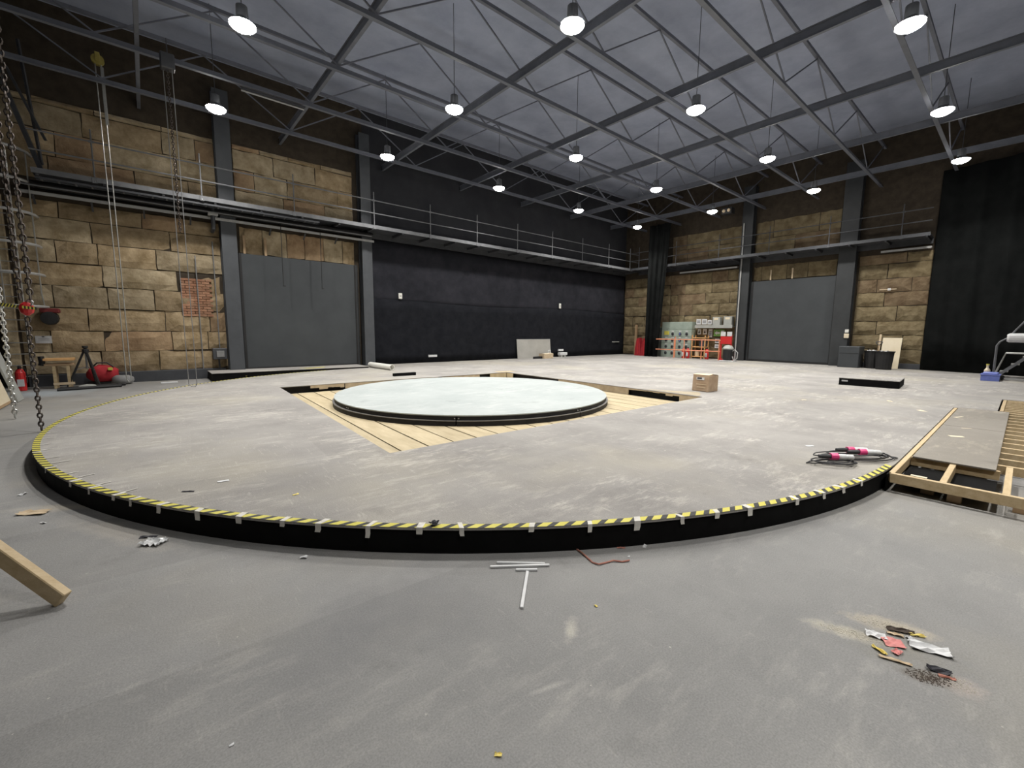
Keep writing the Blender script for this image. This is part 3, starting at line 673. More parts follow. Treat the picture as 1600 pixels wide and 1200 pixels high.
def chain_mesh(length, wire, lw, ll):
    mb = MB(); k = int(length/(ll*0.78)); 
    for i in range(k):
        z = i*ll*0.78; pts = []
        for j in range(8):
            a = 2*PI*j/8; x = lw*math.cos(a); zz = ll/2*math.sin(a)*1.0
            pts.append((x, 0, z + zz + ll/2) if i % 2 else (0, x, z + zz + ll/2))
        mb.tube(pts, wire, 4, closed=True)
    return mb
CX, CY = -1.34, 9.66
t = thing('chain_hoist', 'long dark hoist chain with red hook block, hanging to the floor', 'chain', (CX, CY, 0))
o = chain_mesh(1.75, 0.011, 0.026, 0.085).obj('lower_chain', m_chain, t, (0, 0, 0.02)); o['kind'] = 'stuff'
for dx, dy in ((-0.06, 0.05), (0.06, -0.05)):
    o = chain_mesh(6.0, 0.012, 0.03, 0.10).obj('upper_chain', m_chain, t, (dx, dy, 2.0)); o['kind'] = 'stuff'
MB().lathe([(0.02, -0.10), (0.07, -0.06), (0.085, 0), (0.07, 0.06), (0.02, 0.10)], 10, Matrix.Translation((0, 0, 1.88))).obj('hook_block', m_red, t)
MB().tube([(0, 0, 1.98), (0.05, -0.04, 2.02), (0.08, -0.07, 1.98), (0.06, -0.05, 1.93)], 0.014, 6).obj('hook', m_pale, t)
t = thing('chain_loop', 'thin chain loop hanging from roof to deck left of left column', 'chain', (0.79, 12.85, 0))
MB().tube([(-0.09, 0.075, 7.3), (-0.09, 0.075, 0.28), (-0.05, 0.04, 0.225), (0.03, -0.03, 0.225), (0.06, -0.05, 0.28), (0.06, -0.05, 7.3)], 0.009, 5).obj('hand_chain', m_grey, t)
o = chain_mesh(3.6, 0.009, 0.022, 0.075).obj('load_chain', m_chain, t, (-0.02, 0.03, 3.8)); o['kind'] = 'stuff'
MB().box((-0.14, -0.10, 7.3), (0.12, 0.12, 7.62), 0.02).obj('hoist_body', m_steel, t)
MB().tube([(0, 0, 7.62), (0, 0, 7.95)], 0.012, 5).obj('hanger', m_steel, t)
t = chain_mesh(2.3, 0.013, 0.03, 0.09).obj('steel_chain', m_galv, None, (-1.86, 11.3, 0.02)); tag(t, 'bright steel chain hanging in front of leaning boards at far left', 'chain')
# barrier tape tied to the hook block
mb = MB(); k = 16; A = Vector((-1.62, 9.66, 1.935)); B = Vector((CX - 0.03, CY, 1.90))
for i in range(k):
    p = A + (B-A)*(i/k); q = A + (B-A)*((i+1)/k); mb.mi = i % 2; s = 0.02
    mb.quad((p.x, p.y, p.z - .022), (q.x, q.y, q.z - .022), (q.x + s, q.y, q.z + .022), (p.x + s, p.y, p.z + .022))
p = B
for i in range(8):
    p = B + Vector((0.018*i, 0, -0.002*i)); q = B + Vector((0.018*(i+1), 0, -0.002*(i+1))); mb.mi = i % 2
    mb.quad((p.x, p.y - .09, p.z - .02), (q.x, q.y - .09, q.z - .02), (q.x, q.y - .09, q.z + .02), (p.x, p.y - .09, p.z + .02))
o = mb.obj('barrier_tape', [m_yellow, m_tapeblack]); tag(o, 'yellow and black barrier tape tied to the red hook block', 'tape')
md = o.modifiers.new('thick', 'SOLIDIFY'); md.thickness = 0.002
# caged ladder
t = thing('caged_ladder', 'pale steel caged wall ladder at the far left edge', 'ladder', (-2.62, 16.95, 0))
for x in (-0.2, 0.2): MB().tube([(x, 0.2, 0.0), (x, 0.2, 6.1)], 0.022, 6).obj('stile', m_galv, t)
for i in range(20): MB().tube([(-0.2, 0.2, 0.3 + i*0.3), (0.2, 0.2, 0.3 + i*0.3)], 0.013, 5).obj('rung', m_galv, t)
for z in (2.15, 2.98, 3.72, 4.5, 5.28, 6.02):
    pts = [(0.64*math.cos(a), 0.2 - 0.78*abs(math.sin(a))**0.8, z) for a in [-PI*i/14 for i in range(15)]]
    MB().tube(pts, 0.036, 6).obj('cage_hoop', m_pale, t)
for a in (-0.35, -0.85, -1.57, -2.3, -2.8):
    x, y = 0.625*math.cos(a), 0.2 - 0.76*abs(math.sin(a))**0.8
    MB().tube([(x*1.05, y, 2.15), (x, y, 2.5), (x, y, 6.02)], 0.016, 5).obj('cage_bar', m_galv, t)
for i, (a, b) in enumerate((((-2.35, 16.6, 8.0), (-1.75, 16.5, 5.6)), ((-1.9, 16.6, 8.6), (-1.72, 16.5, 5.7)), ((-2.15, 16.6, 7.9), (-1.6, 16.45, 6.3)))):
    tag(MB().bar(a, b, 0.09 if i == 0 else 0.05, 0.09 if i == 0 else 0.05).obj('steel_brace', m_steel), ('thick dark diagonal brace at the left end of the walkway', 'near-vertical dark hanger at the left end of the walkway', 'thin dark diagonal brace above the left end of the walkway')[i], 'brace')
# thin rods hanging over the left door
for k, x in enumerate((3.75, 5.03)):
    t = thing('hanging_rod', ('left of two thin black rods hanging before left sliding door', 'right of two thin black rods hanging before left sliding door')[k], 'rod', (x, 16.75, 0), 0, 'rods in front of the left door')
    MB().tube([(0, 0, 3.12), (0.01, 0, 5.4)], 0.012, 5).obj('rod', m_black, t)
    MB().box((-0.01, -0.012, 3.09), (0.07, 0.012, 3.12)).obj('handle', m_black, t)

# ------------------------------------------------------------------ things on / at the left wall
t = thing('wall_sign', 'white paper notice pinned on the stone wall at left', 'sign', (-2.145, V1 - 0.035, 1.28))
MB().box((-0.155, -0.006, -0.10), (0.155, 0.0, 0.10)).obj('sheet', m_paper, t)
MB().box((-0.03, -0.012, 0.065), (0.02, -0.0061, 0.09)).obj('clip', m_ink, t)
mb = MB()
for z in (0.02, -0.02): mb.box((-0.10, -0.0075, z - .004), (0.11, -0.0061, z + .004))
mb.obj('print_lines', m_grey, t)
t = thing('cable_reel', 'dark rounded wall unit with a dull red top above notice', 'reel', (-1.98, V1 - 0.02, 1.98))
MB().box((-0.15, -0.30, 0.02), (0.22, -0.02, 0.14), 0.02).obj('red_cover', pmat('dull_red', (0.16, 0.018, 0.02), (0.22, 0.03, 0.03), 0.6, 5), t)
MB().lathe([(0.05, -0.13), (0.17, -0.12), (0.19, 0), (0.17, 0.12), (0.05, 0.13)], 14, Matrix.Translation((0.02, -0.18, -0.12)) @ Matrix.Rotation(PI/2, 4, 'X')).obj('drum', m_black, t)
t = thing('switch_box', 'rusty grey electrical box and conduit low beside left column', 'box', (1.83, V1 - 0.05, 0.32))
MB().box((-0.22, -0.20, 0.30), (0.18, -0.0, 0.66), 0.015).obj('enclosure', m_steel, t)
MB().box((-0.12, -0.222, 0.37), (0.1, -0.201, 0.58), 0.01).obj('cover', m_grey, t)
MB().tube([(-0.05, -0.1, 0.0), (-0.05, -0.1, 0.3)], 0.03, 6).obj('conduit', m_black, t)
for x, z in ((1.35, 3.9), (1.83, 4.4)):
    tag(MB().tube([(x, V1 - 0.06, 0.95 if x > 1.5 else 0.33), (x, V1 - 0.06, z)], 0.018, 6).obj('conduit_pipe', m_grey), 'thin vertical conduit on stone, %s' % ('above the rusty switch box' if x > 1.5 else 'left of the rusty switch box, below brick patch'), 'pipe')

# tripod, workbench, red bag, grey bag and black tubes
t = thing('tripod', 'black folded-head tripod standing before the red bag', 'tripod', (-1.30, 16.45, 0))
MB().lathe([(0.04, 0.92), (0.07, 0.94), (0.07, 1.02), (0.03, 1.05), (0.06, 1.07), (0.06, 1.12)], 10).obj('head', m_black, t)
MB().tube([(0, 0, 0.5), (0, 0, 0.95)], 0.025, 6).obj('centre_column', m_grey, t)
for a in (-1.0, 1.2, 3.4):
    lg = MB().tube([(0.04*math.cos(a), 0.04*math.sin(a), 0.96), (0.42*math.cos(a), 0.22*math.sin(a), 0.02)], 0.028, 6).obj('leg', m_black, t)
    MB().tube([(0, 0, 0.55), (0.27*math.cos(a), 0.16*math.sin(a), 0.47)], 0.01, 5).obj('spreader', m_grey, lg)
t = thing('workbench', 'small pale wooden folding workbench left of the tripod', 'workbench', (-1.80, 16.55, 0))
for z, w in ((0.74, 0.22), (0.60, 0.16)): MB().box((-0.30, -w, z), (0.26, w, z + 0.06), 0.006).obj('top_board', m_orangewood if z > .7 else m_timber2, t)
for x in (-0.12, 0.14):
    MB().bar((x, -0.15, 0), (x, -0.15, 0.6), 0.06, 0.06).obj('leg', m_timber, t); MB().bar((x, 0.15, 0), (x, 0.15, 0.6), 0.06, 0.06).obj('leg', m_timber, t)
MB().box((-0.16, -0.19, 0.10), (0.24, -0.15, 0.16)).obj('foot_rail', m_cardl, t)
MB().tube([(-0.34, -0.1, 0.86), (-0.33, -0.1, 0.7), (-0.35, -0.1, 0.62)], 0.06, 8).obj('clamp', m_black, t)
def blob(name, mat, loc, dims, seed, label, cat, sub=2, parent=None, jit=0.12):
    r = random.Random(seed); bm = bmesh.new(); bmesh.ops.create_icosphere(bm, subdivisions=sub, radius=1.0)
    for v in bm.verts:
        v.co *= 1 + r.uniform(-jit, jit); v.co.x *= dims[0]; v.co.y *= dims[1]; v.co.z = max(v.co.z, -0.75)*dims[2] + dims[2]*0.75
    me = bpy.data.meshes.new(name); bm.to_mesh(me); bm.free(); me.materials.append(mat)
    for p in me.polygons: p.use_smooth = True
    o = link(name, me, parent, loc); 
    if label: tag(o, label, cat)
    return o
t = thing('holdall', 'bright red soft bag behind the tripod legs by stone wall', 'bag', (-1.02, 16.85, 0.0))
blob('bag_body', m_redcloth, (0, 0, 0.10), (0.34, 0.22, 0.27), 3, None, None, 3, t, 0.09)
MB().box((0.12, -0.26, 0.42), (0.22, -0.19, 0.5), 0.01).obj('yellow_tag', m_yellow, t)
MB().tube([(-0.2, -0.05, 0.52), (-0.1, -0.05, 0.63), (0.1, -0.05, 0.63), (0.24, -0.05, 0.5)], 0.02, 5).obj('handle', m_black, t)
MB().box((-0.3, -0.14, 0.0), (0.26, 0.14, 0.09)).obj('tray', m_black, t)
blob('cable_bag', m_grey, (-0.62, 16.7, 0), (0.26, 0.2, 0.16), 5, 'grey crumpled bag of cable at right end of black tubes', 'bag', 2)
blob('cloth_bundle', m_greyboard, (-1.3, 16.0, 0), (0.2, 0.13, 0.07), 9, 'small grey cloth bundle at foot of the tripod', 'cloth', 2)
for k, (a, b) in enumerate((((-1.83, 15.70), (-0.62, 15.95)), ((-1.80, 15.92), (-0.75, 16.1)), ((-1.42, 16.12), (-0.55, 16.3)))):
    t = tag(MB().tube([(a[0], a[1], 0.04), (b[0], b[1], 0.04)], 0.04, 8).obj('black_tube', m_black), ('front black tube lying on floor before the tripod', 'second black tube on floor before the tripod', 'shortest black tube on floor, under the tripod')[k], 'tube', 'black tubes by the tripod')
t = thing('fire_extinguisher', 'red fire extinguisher with white label on floor at far left', 'fire extinguisher', (-2.52, 16.35, 0))
MB().lathe([(0.085, 0.0), (0.095, 0.02), (0.095, 0.46), (0.06, 0.54), (0.03, 0.56)], 14).obj('cylinder', m_red, t)
MB().box((-0.05, -0.101, 0.12), (0.07, -0.085, 0.30)).obj('label_sticker', m_paper, t)
MB().lathe([(0.035, 0.56), (0.035, 0.62)], 8).box((-0.02, -0.10, 0.61), (0.02, 0.05, 0.64)).obj('valve', m_black, t)
MB().tube([(0, -0.06, 0.6), (0.10, -0.08, 0.58), (0.13, -0.06, 0.4), (0.11, -0.05, 0.2)], 0.012, 6).obj('hose', m_black, t)
# leaning boards at far left
mb = MB(); 
t = thing('leaning_board', 'cream leaning board with brown bottom edge at far left', 'board')
Mx = Matrix.Translation((-2.31, 13.75, 0.01)) @ Matrix.Rotation(math.radians(-13), 4, 'Y')
MB().box((-0.02, -2.4, 0.05), (0.02, 0.0, 2.75), 0, Mx).obj('face', m_cream, t)
MB().box((-0.025, -2.4, 0.0), (0.025, 0.0, 0.05), 0, Mx).obj('bottom_edge', m_timber2, t)
t = thing('leaning_board', 'grey leaning plank behind the cream board at far left', 'board')
Mx = Matrix.Translation((-2.22, 14.38, 0.005)) @ Matrix.Rotation(math.radians(-14), 4, 'Y')
MB().box((-0.02, -0.55, 0.0), (0.02, 0.0, 3.6), 0.004, Mx).obj('face', m_greyboard, t)
# small white strip lying on the floor by the plinth
tag(MB().box((0.22, 16.2, 0.0), (0.62, 16.28, 0.04), 0.006).obj('white_strip', m_paper), 'short white strip on the floor before the plinth', 'strip')

# timber brace in the left foreground
t = thing('timber_brace', 'pale timber prop with bolted foot, slanting at left foreground', 'brace')
def dirv(a, b): return Vector(b) - Vector(a)
foot = Vector((-0.475, 3.455, 0.036)); Lf = Vector((-0.764, 0.645, 0))
MB().bar(tuple(foot), tuple(foot + Lf*0.95 + Vector((0, 0, 0.785))), 0.05, 0.098, bev=0.005).obj('leg', m_timber, t)
o = foot + Lf*0.66 + Vector((0, 0, 0.50)) - Vector((0.645, 0.764, 0))*0.03
MB().lathe([(0.018, 0), (0.018, 0.008), (0.010, 0.014)], 8, Matrix.Translation(o) @ Matrix.Rotation(PI/2, 4, Vector((-0.764, 0.645, 0)))).obj('bolt', m_chain, t)
b0 = Vector((-0.80, 3.70, 0.06))
MB().bar(tuple(b0), tuple(b0 + Vector((-0.75, 0.05, -0.015))), 0.07, 0.095, bev=0.005).obj('foot_rail', m_timber, t)

# ------------------------------------------------------------------ small items on the back wall and deck
for k, (x, z, h) in enumerate(((8.29, 3.05, 0.24), (17.98, 3.07, 0.28))):
    t = thing('wall_box', ('pale wall box high on the black cloth near left grey column', 'pale wall box high on the black cloth near the far corner')[k], 'box', (x, V1 - 0.07, z), 0, 'wall boxes on the black cloth')
    MB().box((-0.08, -0.05, -h/2), (0.08, 0, h/2), 0.015).obj('box', m_plasticw, t)
    MB().box((-0.04, -0.055, -0.03), (0.04, -0.0501, 0.03)).obj('switch', m_greybox, t)
tag(MB().box((9.58, V1 - 0.14, 0.44), (10.0, V1 - 0.063, 0.54), 0.008).obj('socket_strip', m_paper), 'white socket strip low on the black cloth, left half', 'socket')
tag(MB().box((22.9, V1 - 0.12, 0.98), (23.6, V1 - 0.063, 1.04), 0.006).obj('socket_strip', m_greybox), 'grey strip on the black cloth near the far corner', 'socket')
t = thing('grey_board', 'pale grey rectangular board leaning on the black back wall', 'board', (0, 0, 0))
Mx = Matrix.Translation((14.75, V1 - 0.22, DZ)) @ Matrix.Rotation(math.radians(-6), 4, 'X')
MB().box((0, -0.015, 0.0), (2.45, 0.015, 1.0), 0.003, Mx).obj('face', pmat('board_grey', (0.36, 0.35, 0.32), (0.42, 0.41, 0.38), 0.6, 2), t)
MB().box((0, -0.018, 1.0005), (2.45, 0.018, 1.02), 0, Mx).obj('top_edge', m_pale, t)
def carton(name, label, loc, rz, sx, sy, sz, seed, mat=m_card, lid=m_cardl):
    r = random.Random(seed); t = thing(name, label, 'box', loc, rz)
    mb = MB(); mb.box((-sx/2, -sy/2, 0), (sx/2, sy/2, sz), 0.012); 
    for v in mb.bm.verts: v.co += Vector((r.uniform(-.012, .012), r.uniform(-.012, .012), r.uniform(-.006, .006) if v.co.z > 0.05 else 0))
    mb.obj('carton', mat, t)
    MB().quad((-sx/2, -sy/2, sz + .004), (sx/2, -sy/2, sz + .006), (sx/2, -0.01, sz + 0.03), (-sx/2, -0.01, sz + 0.02)).obj('flap', lid, t)
    MB().quad((-sx/2, 0.01, sz + .026), (sx/2, 0.01, sz + .022), (sx/2 + .01, sy/2, sz + 0.006), (-sx/2, sy/2, sz + 0.004)).obj('flap', lid, t)
    return t
cb = carton('cardboard_box', 'battered brown cardboard box standing alone on the deck', (10.42, 4.98, DZ + 0.001), math.radians(-95), 0.42, 0.42, 0.40, 4)
MB().box((-0.10, -0.224, 0.28), (0.10, -0.216, 0.345)).obj('label_sticker', m_paper, cb)
MB().box((-0.08, -0.227, 0.30), (0.04, -0.2241, 0.34)).obj('black_print', m_ink, cb)
for z, x0, x1 in ((0.09, -0.08, 0.14), (0.16, -0.1, 0.16)): MB().box((x0, -0.222, z), (x1, -0.217, z + 0.022)).obj('torn_strip', m_cardl, cb)
carton('cardboard_box', 'low tan open carton before the leaning grey board', (16.35, 16.55, DZ + 0.001), 0.1, 0.75, 0.4, 0.25, 6, m_cardl, m_cream)
tag(MB().prism([(15.3, 16.45), (16.0, 16.45), (15.95, 16.7)], DZ, DZ + 0.12).obj('black_wedge', m_black), 'low black wedge left of the tan carton', 'wedge')
t = thing('white_kettle', 'small white hoop-handled jug behind the tan carton', 'jug', (16.85, 16.8, DZ))
MB().lathe([(0.10, 0), (0.12, 0.1), (0.09, 0.25)], 10).obj('body', m_paper, t)
MB().tube([(-0.1, 0, 0.22), (-0.08, 0, 0.4), (0.06, 0, 0.42), (0.1, 0, 0.24)], 0.025, 6).obj('handle', m_paper, t)
t = thing('white_case', 'white box on two feet on deck right of grey board', 'box', (18.05, 16.95, DZ))
MB().box((-0.28, -0.12, 0.1), (0.30, 0.12, 0.26), 0.02).obj('case', m_paper, t)
for x in (-0.15, 0.12): MB().box((x - .07, -0.1, 0), (x + .07, 0.1, 0.1)).obj('foot', m_greybox, t)
tag(MB().box((17.9, V1 - 0.15, 0.52), (18.3, V1 - 0.063, 0.64), 0.01).obj('socket_strip', m_paper), 'white socket box above the white case', 'socket')
t = tag(MB().lathe([(0.085, 0), (0.10, 0.001), (0.10, 1.75), (0.085, 1.751), (0.085, 1.6), (0.01, 1.6)], 14, Matrix.Translation((6.52, 16.2, DZ + 0.102)) @ Matrix.Rotation(math.radians(90), 4, 'X') @ Matrix.Rotation(math.radians(3), 4, 'Y')).obj('white_tube', m_plasticw), 'pale plastic drain tube lying on the deck by left door', 'tube')
tag(MB().box((5.75, 12.45, DZ), (6.5, 12.56, DZ + 0.09), 0.006).obj('black_bar', m_fascia), 'short black bar lying on the deck behind turntable', 'bar')
tag(MB().box((2.2, 15.05, DZ + 0.0), (2.24, 15.1, DZ + 0.003)).obj('tape_scrap', m_yellow), 'tiny yellow tape scrap on the deck near the left door', 'tape')
o = MB().prism([(4.1, 16.0), (4.16, 15.95), (4.9, 16.35), (4.85, 16.42)], 0.262, 0.266).prism([(4.05, 16.35), (4.9, 16.42), (4.9, 16.48), (4.05, 16.42)], 0.262, 0.266).obj('yellow_tape_mark', m_yellow); tag(o, 'yellow tape mark on platform before the left sliding door', 'tape')

# low black platform standing on the deck at right
t = thing('black_platform', 'low square black platform standing on deck before right bins', 'platform', (14.95, 2.02, DZ), math.radians(4))
MB().box((0, 0, 0), (1.4, 1.28, 0.185), 0.004).obj('body', m_fascia, t)
MB().box((-0.006, -0.006, 0.1855), (1.406, 1.286, 0.205), 0.003).obj('top_sheet', m_deck, t)
MB().box((-0.01, 1.08, 0.10), (-0.0005, 1.22, 0.14)).obj('stencil_mark', m_pale, t)

# ------------------------------------------------------------------ unfinished timber deck frame at right
t = thing('timber_decking', 'unfinished pale timber deck frame joining stage deck at right', 'frame', (0, 0, 0))
ZB, ZTp = 0.10, 0.197
def tim(name, a, b, w, mat=m_timber, z0=ZB, z1=ZTp, parent=t):
    return MB().bar((a[0], a[1], (z0+z1)/2), (b[0], b[1], (z0+z1)/2), w, z1 - z0, bev=0.003).obj(name, mat, parent)
tim('rim_beam', (5.75, 0.765), (5.75, -3.2), 0.05, m_timber); tim('rim_beam', (5.78, 0.758), (12.0, 0.758), 0.045)
tim('rim_beam', (12.0, 0.73), (12.0, -3.2), 0.045)
tim('joist', (5.78, 0.385), (7.0, 0.385), 0.05); tim('joist', (5.78, -0.02), (7.0, -0.02), 0.05); tim('joist', (5.78, -0.5), (7.0, -0.5), 0.05); tim('joist', (5.78, -1.1), (7.0, -1.1), 0.05)
tim('cross_joist', (6.72, 0.73), (6.72, 0.04), 0.045)
for k in range(13):
    x = 7.05 + k*0.385
    tim('cross_joist', (x, 0.73), (x, -3.1), 0.045)
for (x, y) in ((5.97, 0.50), (5.86, 0.30), (5.97, -0.12), (5.86, -0.8)):
    MB().box((x - 0.035, y - 0.05, 0), (x + 0.035, y + 0.05, ZB), 0.003).obj('leg', m_timber2, t)
for (x, y) in ((8.2, 0.6), (10.1, 0.6), (11.8, 0.6), (8.2, -0.9), (10.1, -0.9), (11.8, -0.9), (6.9, -0.7)):
    MB().box((x - 0.05, y - 0.05, 0), (x + 0.05, y + 0.05, ZB), 0.003).obj('leg', m_timber2, t)
MB().box((5.80, 0.05, 0.09), (6.65, 0.36, 0.0995)).box((5.80, 0.41, 0.09), (6.65, 0.72, 0.0995)).obj('black_lining', m_fascia, t)
MB().box((5.78, 0.5, ZTp + .0005), (5.83, 0.62, ZTp + 0.004)).obj('timber_packer', m_cream, t)
for k, (x0, x1) in enumerate(((6.66, 9.42), (9.44, 11.98))):
    s = thing('deck_sheet', ('near grey deck sheet lying on the timber frame', 'far grey deck sheet lying on the timber frame')[k], 'sheet', (0, 0, ZTp + 0.0015))
    MB().box((x0, 0.07, 0), (x1, 0.715, 0.018), 0.002).obj('sheet', m_sheet, s)
    for (a, b, w) in (((10.43, 0.66), (10.65, 0.57), .05), ) if k else (((8.43, 0.56), (8.5, 0.42), .10), ((9.3, 0.50), (9.38, 0.4), .03)):
        d = Vector((b[0]-a[0], b[1]-a[1])); nn = Vector((-d.y, d.x)).normalized()*w/2
        MB().prism([(a[0]+nn.x, a[1]+nn.y), (a[0]-nn.x, a[1]-nn.y), (b[0]-nn.x*.4, b[1]-nn.y*.4), (b[0]+nn.x, b[1]+nn.y)], 0.0182, 0.0195).obj('bare_patch', m_cream, s)
t2 = thing('timber_decking', 'farther pale timber frame with close joists at right edge', 'frame', (0, 0, 0))
tim('rim_beam', (12.25, 0.17), (14.4, 0.17), 0.05, parent=t2); tim('rim_beam', (14.38, 0.14), (14.38, -3), 0.05, parent=t2)
for k in range(8): tim('cross_joist', (12.3 + k*0.27, 0.14), (12.3 + k*0.27, -3), 0.045, parent=t2)
for (x, y) in ((12.4, 0.0), (14.2, 0.0), (12.4, -1.5), (14.2, -1.5)): MB().box((x - 0.05, y - 0.05, 0), (x + 0.05, y + 0.05, ZB)).obj('leg', m_timber2, t2)

# ------------------------------------------------------------------ cables with pink and white connectors
def coil(name, label, c, rx, ry, rz, turns, seed, plugs, tail):
    r = random.Random(seed); t = thing(name, label, 'cable', (c[0], c[1], DZ), rz)
    pts = []
    for i in range(turns*18 + 1):
        a = 2*PI*i/18; k = 1 + 0.25*math.sin(a*0.31 + seed) + r.uniform(-.04, .04)
        pts.append((rx*k*math.cos(a) + 0.07*math.sin(a*.23), ry*k*math.sin(a) + 0.03*math.cos(a*.17), 0.009 + 0.012*(i/18) + r.uniform(0, .004)))
    pts += tail
    MB().tube(pts, 0.0065, 5).obj('cable', m_rubber, t)
    for (x, y, a, z) in plugs:
        Mx = Matrix.Translation((x, y, z)) @ Matrix.Rotation(a, 4, 'Z') @ Matrix.Rotation(PI/2, 4, 'Y')
        p = MB().lathe([(0.016, -0.14), (0.022, -0.10), (0.024, -0.02)], 10, Mx).obj('plug_grip', m_rubber, t)
        MB().lathe([(0.036, -0.0195), (0.038, 0.0), (0.038, 0.05), (0.03, 0.055)], 12, Mx).obj('pink_collar', m_pink, p)
        MB().lathe([(0.027, 0.056), (0.032, 0.07), (0.032, 0.13), (0.024, 0.135), (0.03, 0.15), (0.028, 0.20), (0.015, 0.21)], 12, Mx).obj('white_body', m_paper, p)
A_R = math.radians(-40)
coil('extension_cable', 'black cable coil with two pink and white connectors near deck edge', (6.05, 1.12), 0.34, 0.13, A_R, 5, 1,
     [(-0.02, 0.08, -0.05, 0.085), (0.03, -0.03, -0.1, 0.09)], [(0.4, -0.05, 0.02), (0.5, 0.02, 0.01), (0.46, 0.12, 0.01), (0.25, 0.17, 0.01)])
coil('extension_cable', 'smaller black cable coil with one pink connector, nearer stage centre', (5.62, 1.20), 0.19, 0.09, A_R, 4, 2,
     [(-0.03, 0.02, -0.15, 0.085)], [(-0.25, -0.03, 0.02), (-0.3, 0.03, 0.01), (-0.22, 0.09, 0.01), (-0.1, 0.1, 0.02)])

# ------------------------------------------------------------------ sticks, string, scraps on the floor
def stick(a, b, w, h, z, label):
    t = tag(MB().bar((a[0], a[1], z), (b[0], b[1], z), w, h, bev=0.002).obj('white_batten', m_paper), label, 'batten', 'white battens on the floor'); return t
stick((1.75, 2.22), (2.0, 2.0), 0.016, 0.014, 0.007, 'white batten on floor, closest to the stage fascia')
stick((1.68, 2.205), (2.01, 1.965), 0.018, 0.014, 0.008, 'white batten on floor, longest of the crosswise ones')
stick((1.792, 2.066), (1.905, 1.976), 0.017, 0.014, 0.0075, 'shortest white batten, against the longest crosswise one')
stick((1.840, 2.002), (1.555, 1.738), 0.020, 0.014, 0.007, 'white batten pointing away from stage like a T stem')
def path3(pts, z): return [(x, y, z + (0.004 if i % 2 else 0)) for i, (x, y) in enumerate(pts)]
tag(MB().tube(path3([(2.33, 2.02), (2.31, 1.93), (2.27, 1.80), (2.28, 1.755), (2.34, 1.74), (2.40, 1.72), (2.44, 1.675), (2.49, 1.65)], 0.006), 0.006, 5).obj('string', m_string), 'reddish string lying in a bent line beside stage fascia', 'string')
def scrap(name, mat, c, w, l, rz, label, cat, seed, lift=0.02, z=0.0, n=5, group=None, shape=None):
    r = random.Random(seed); bm = bmesh.new(); g = []
    for j in range(n + 1):
        for i in range(n + 1):
            x = (i/n - .5)*w; y = (j/n - .5)*l
            if shape: x *= shape(j/n)
            if i in (0, n) or j in (0, n): x += r.uniform(-.04, .04)*w; y += r.uniform(-.04, .04)*l
            g.append(bm.verts.new((x, y, 0.002 + r.uniform(0, lift))))
    for j in range(n):
        for i in range(n): bm.faces.new((g[j*(n+1)+i], g[j*(n+1)+i+1], g[(j+1)*(n+1)+i+1], g[(j+1)*(n+1)+i]))
    me = bpy.data.meshes.new(name); bm.to_mesh(me); bm.free(); me.materials.append(mat)
    o = link(name, me, None, (c[0], c[1], z), (0, 0, rz)); md = o.modifiers.new('thick', 'SOLIDIFY'); md.thickness = 0.0015
    return tag(o, label, cat, group)
RT = math.radians(-40.2)       # the camera's right-hand direction on the floor
taper = lambda f: 0.25 + 1.1*math.sin(PI*min(max(f*.8 + .1, 0), 1))
scrap('paper_sheet', m_paper, (2.955, 0.165), 0.165, 0.075, RT - 0.45, 'crumpled white paper, largest scrap in the litter patch', 'paper', 1, 0.022)
scrap('paper_scrap', m_paper, (2.87, 0.365), 0.085, 0.05, RT - 0.5, 'small white paper scrap left of the red card in litter', 'paper', 2, 0.018)
scrap('red_card', m_redpaper, (2.87, 0.295), 0.09, 0.075, RT - 0.3, 'faded red card among the litter patch', 'card', 3, 0.012)
scrap('red_card', m_redpaper, (2.795, 0.268), 0.05, 0.03, RT + 0.4, 'small curled pinkish card below the red card', 'card', 13, 0.012)
scrap('yellow_scrap', m_yelpaper, (3.045, 0.222), 0.07, 0.022, RT - 0.3, 'yellow scrap behind the large white litter paper', 'scrap', 4, 0.012)
scrap('yellow_scrap', m_yelpaper, (2.745, 0.33), 0.022, 0.07, RT + 0.2, 'short yellow scrap at left of the litter patch', 'scrap', 5, 0.012)
scrap('yellow_strip', m_cardl, (2.715, 0.265), 0.125, 0.022, RT - 0.5, 'long tan strip along front of the litter patch', 'strip', 6, 0.012)
scrap('black_scrap', m_ink, (2.79, 0.115), 0.09, 0.03, RT - 0.45, 'black and red folded scrap at right of litter patch', 'scrap', 7, 0.02)
scrap('red_strip', m_string, (2.765, 0.085), 0.06, 0.014, RT - 0.5, 'thin dark red strip beside the black folded scrap', 'strip', 8, 0.01)
scrap('black_scrap', m_soil, (3.02, 0.285), 0.12, 0.03, RT - 0.35, 'dark torn strip behind the red card', 'scrap', 9, 0.015)
scrap('tan_scrap', m_cardl, (2.96, 0.30), 0.07, 0.02, RT - 0.5, 'tan torn scrap just behind the red card', 'scrap', 10, 0.012)
scrap('paper_scrap', m_paper, (2.985, 0.245), 0.03, 0.025, RT, 'tiny white scrap between yellow scrap and tan scrap', 'paper', 14, 0.012)
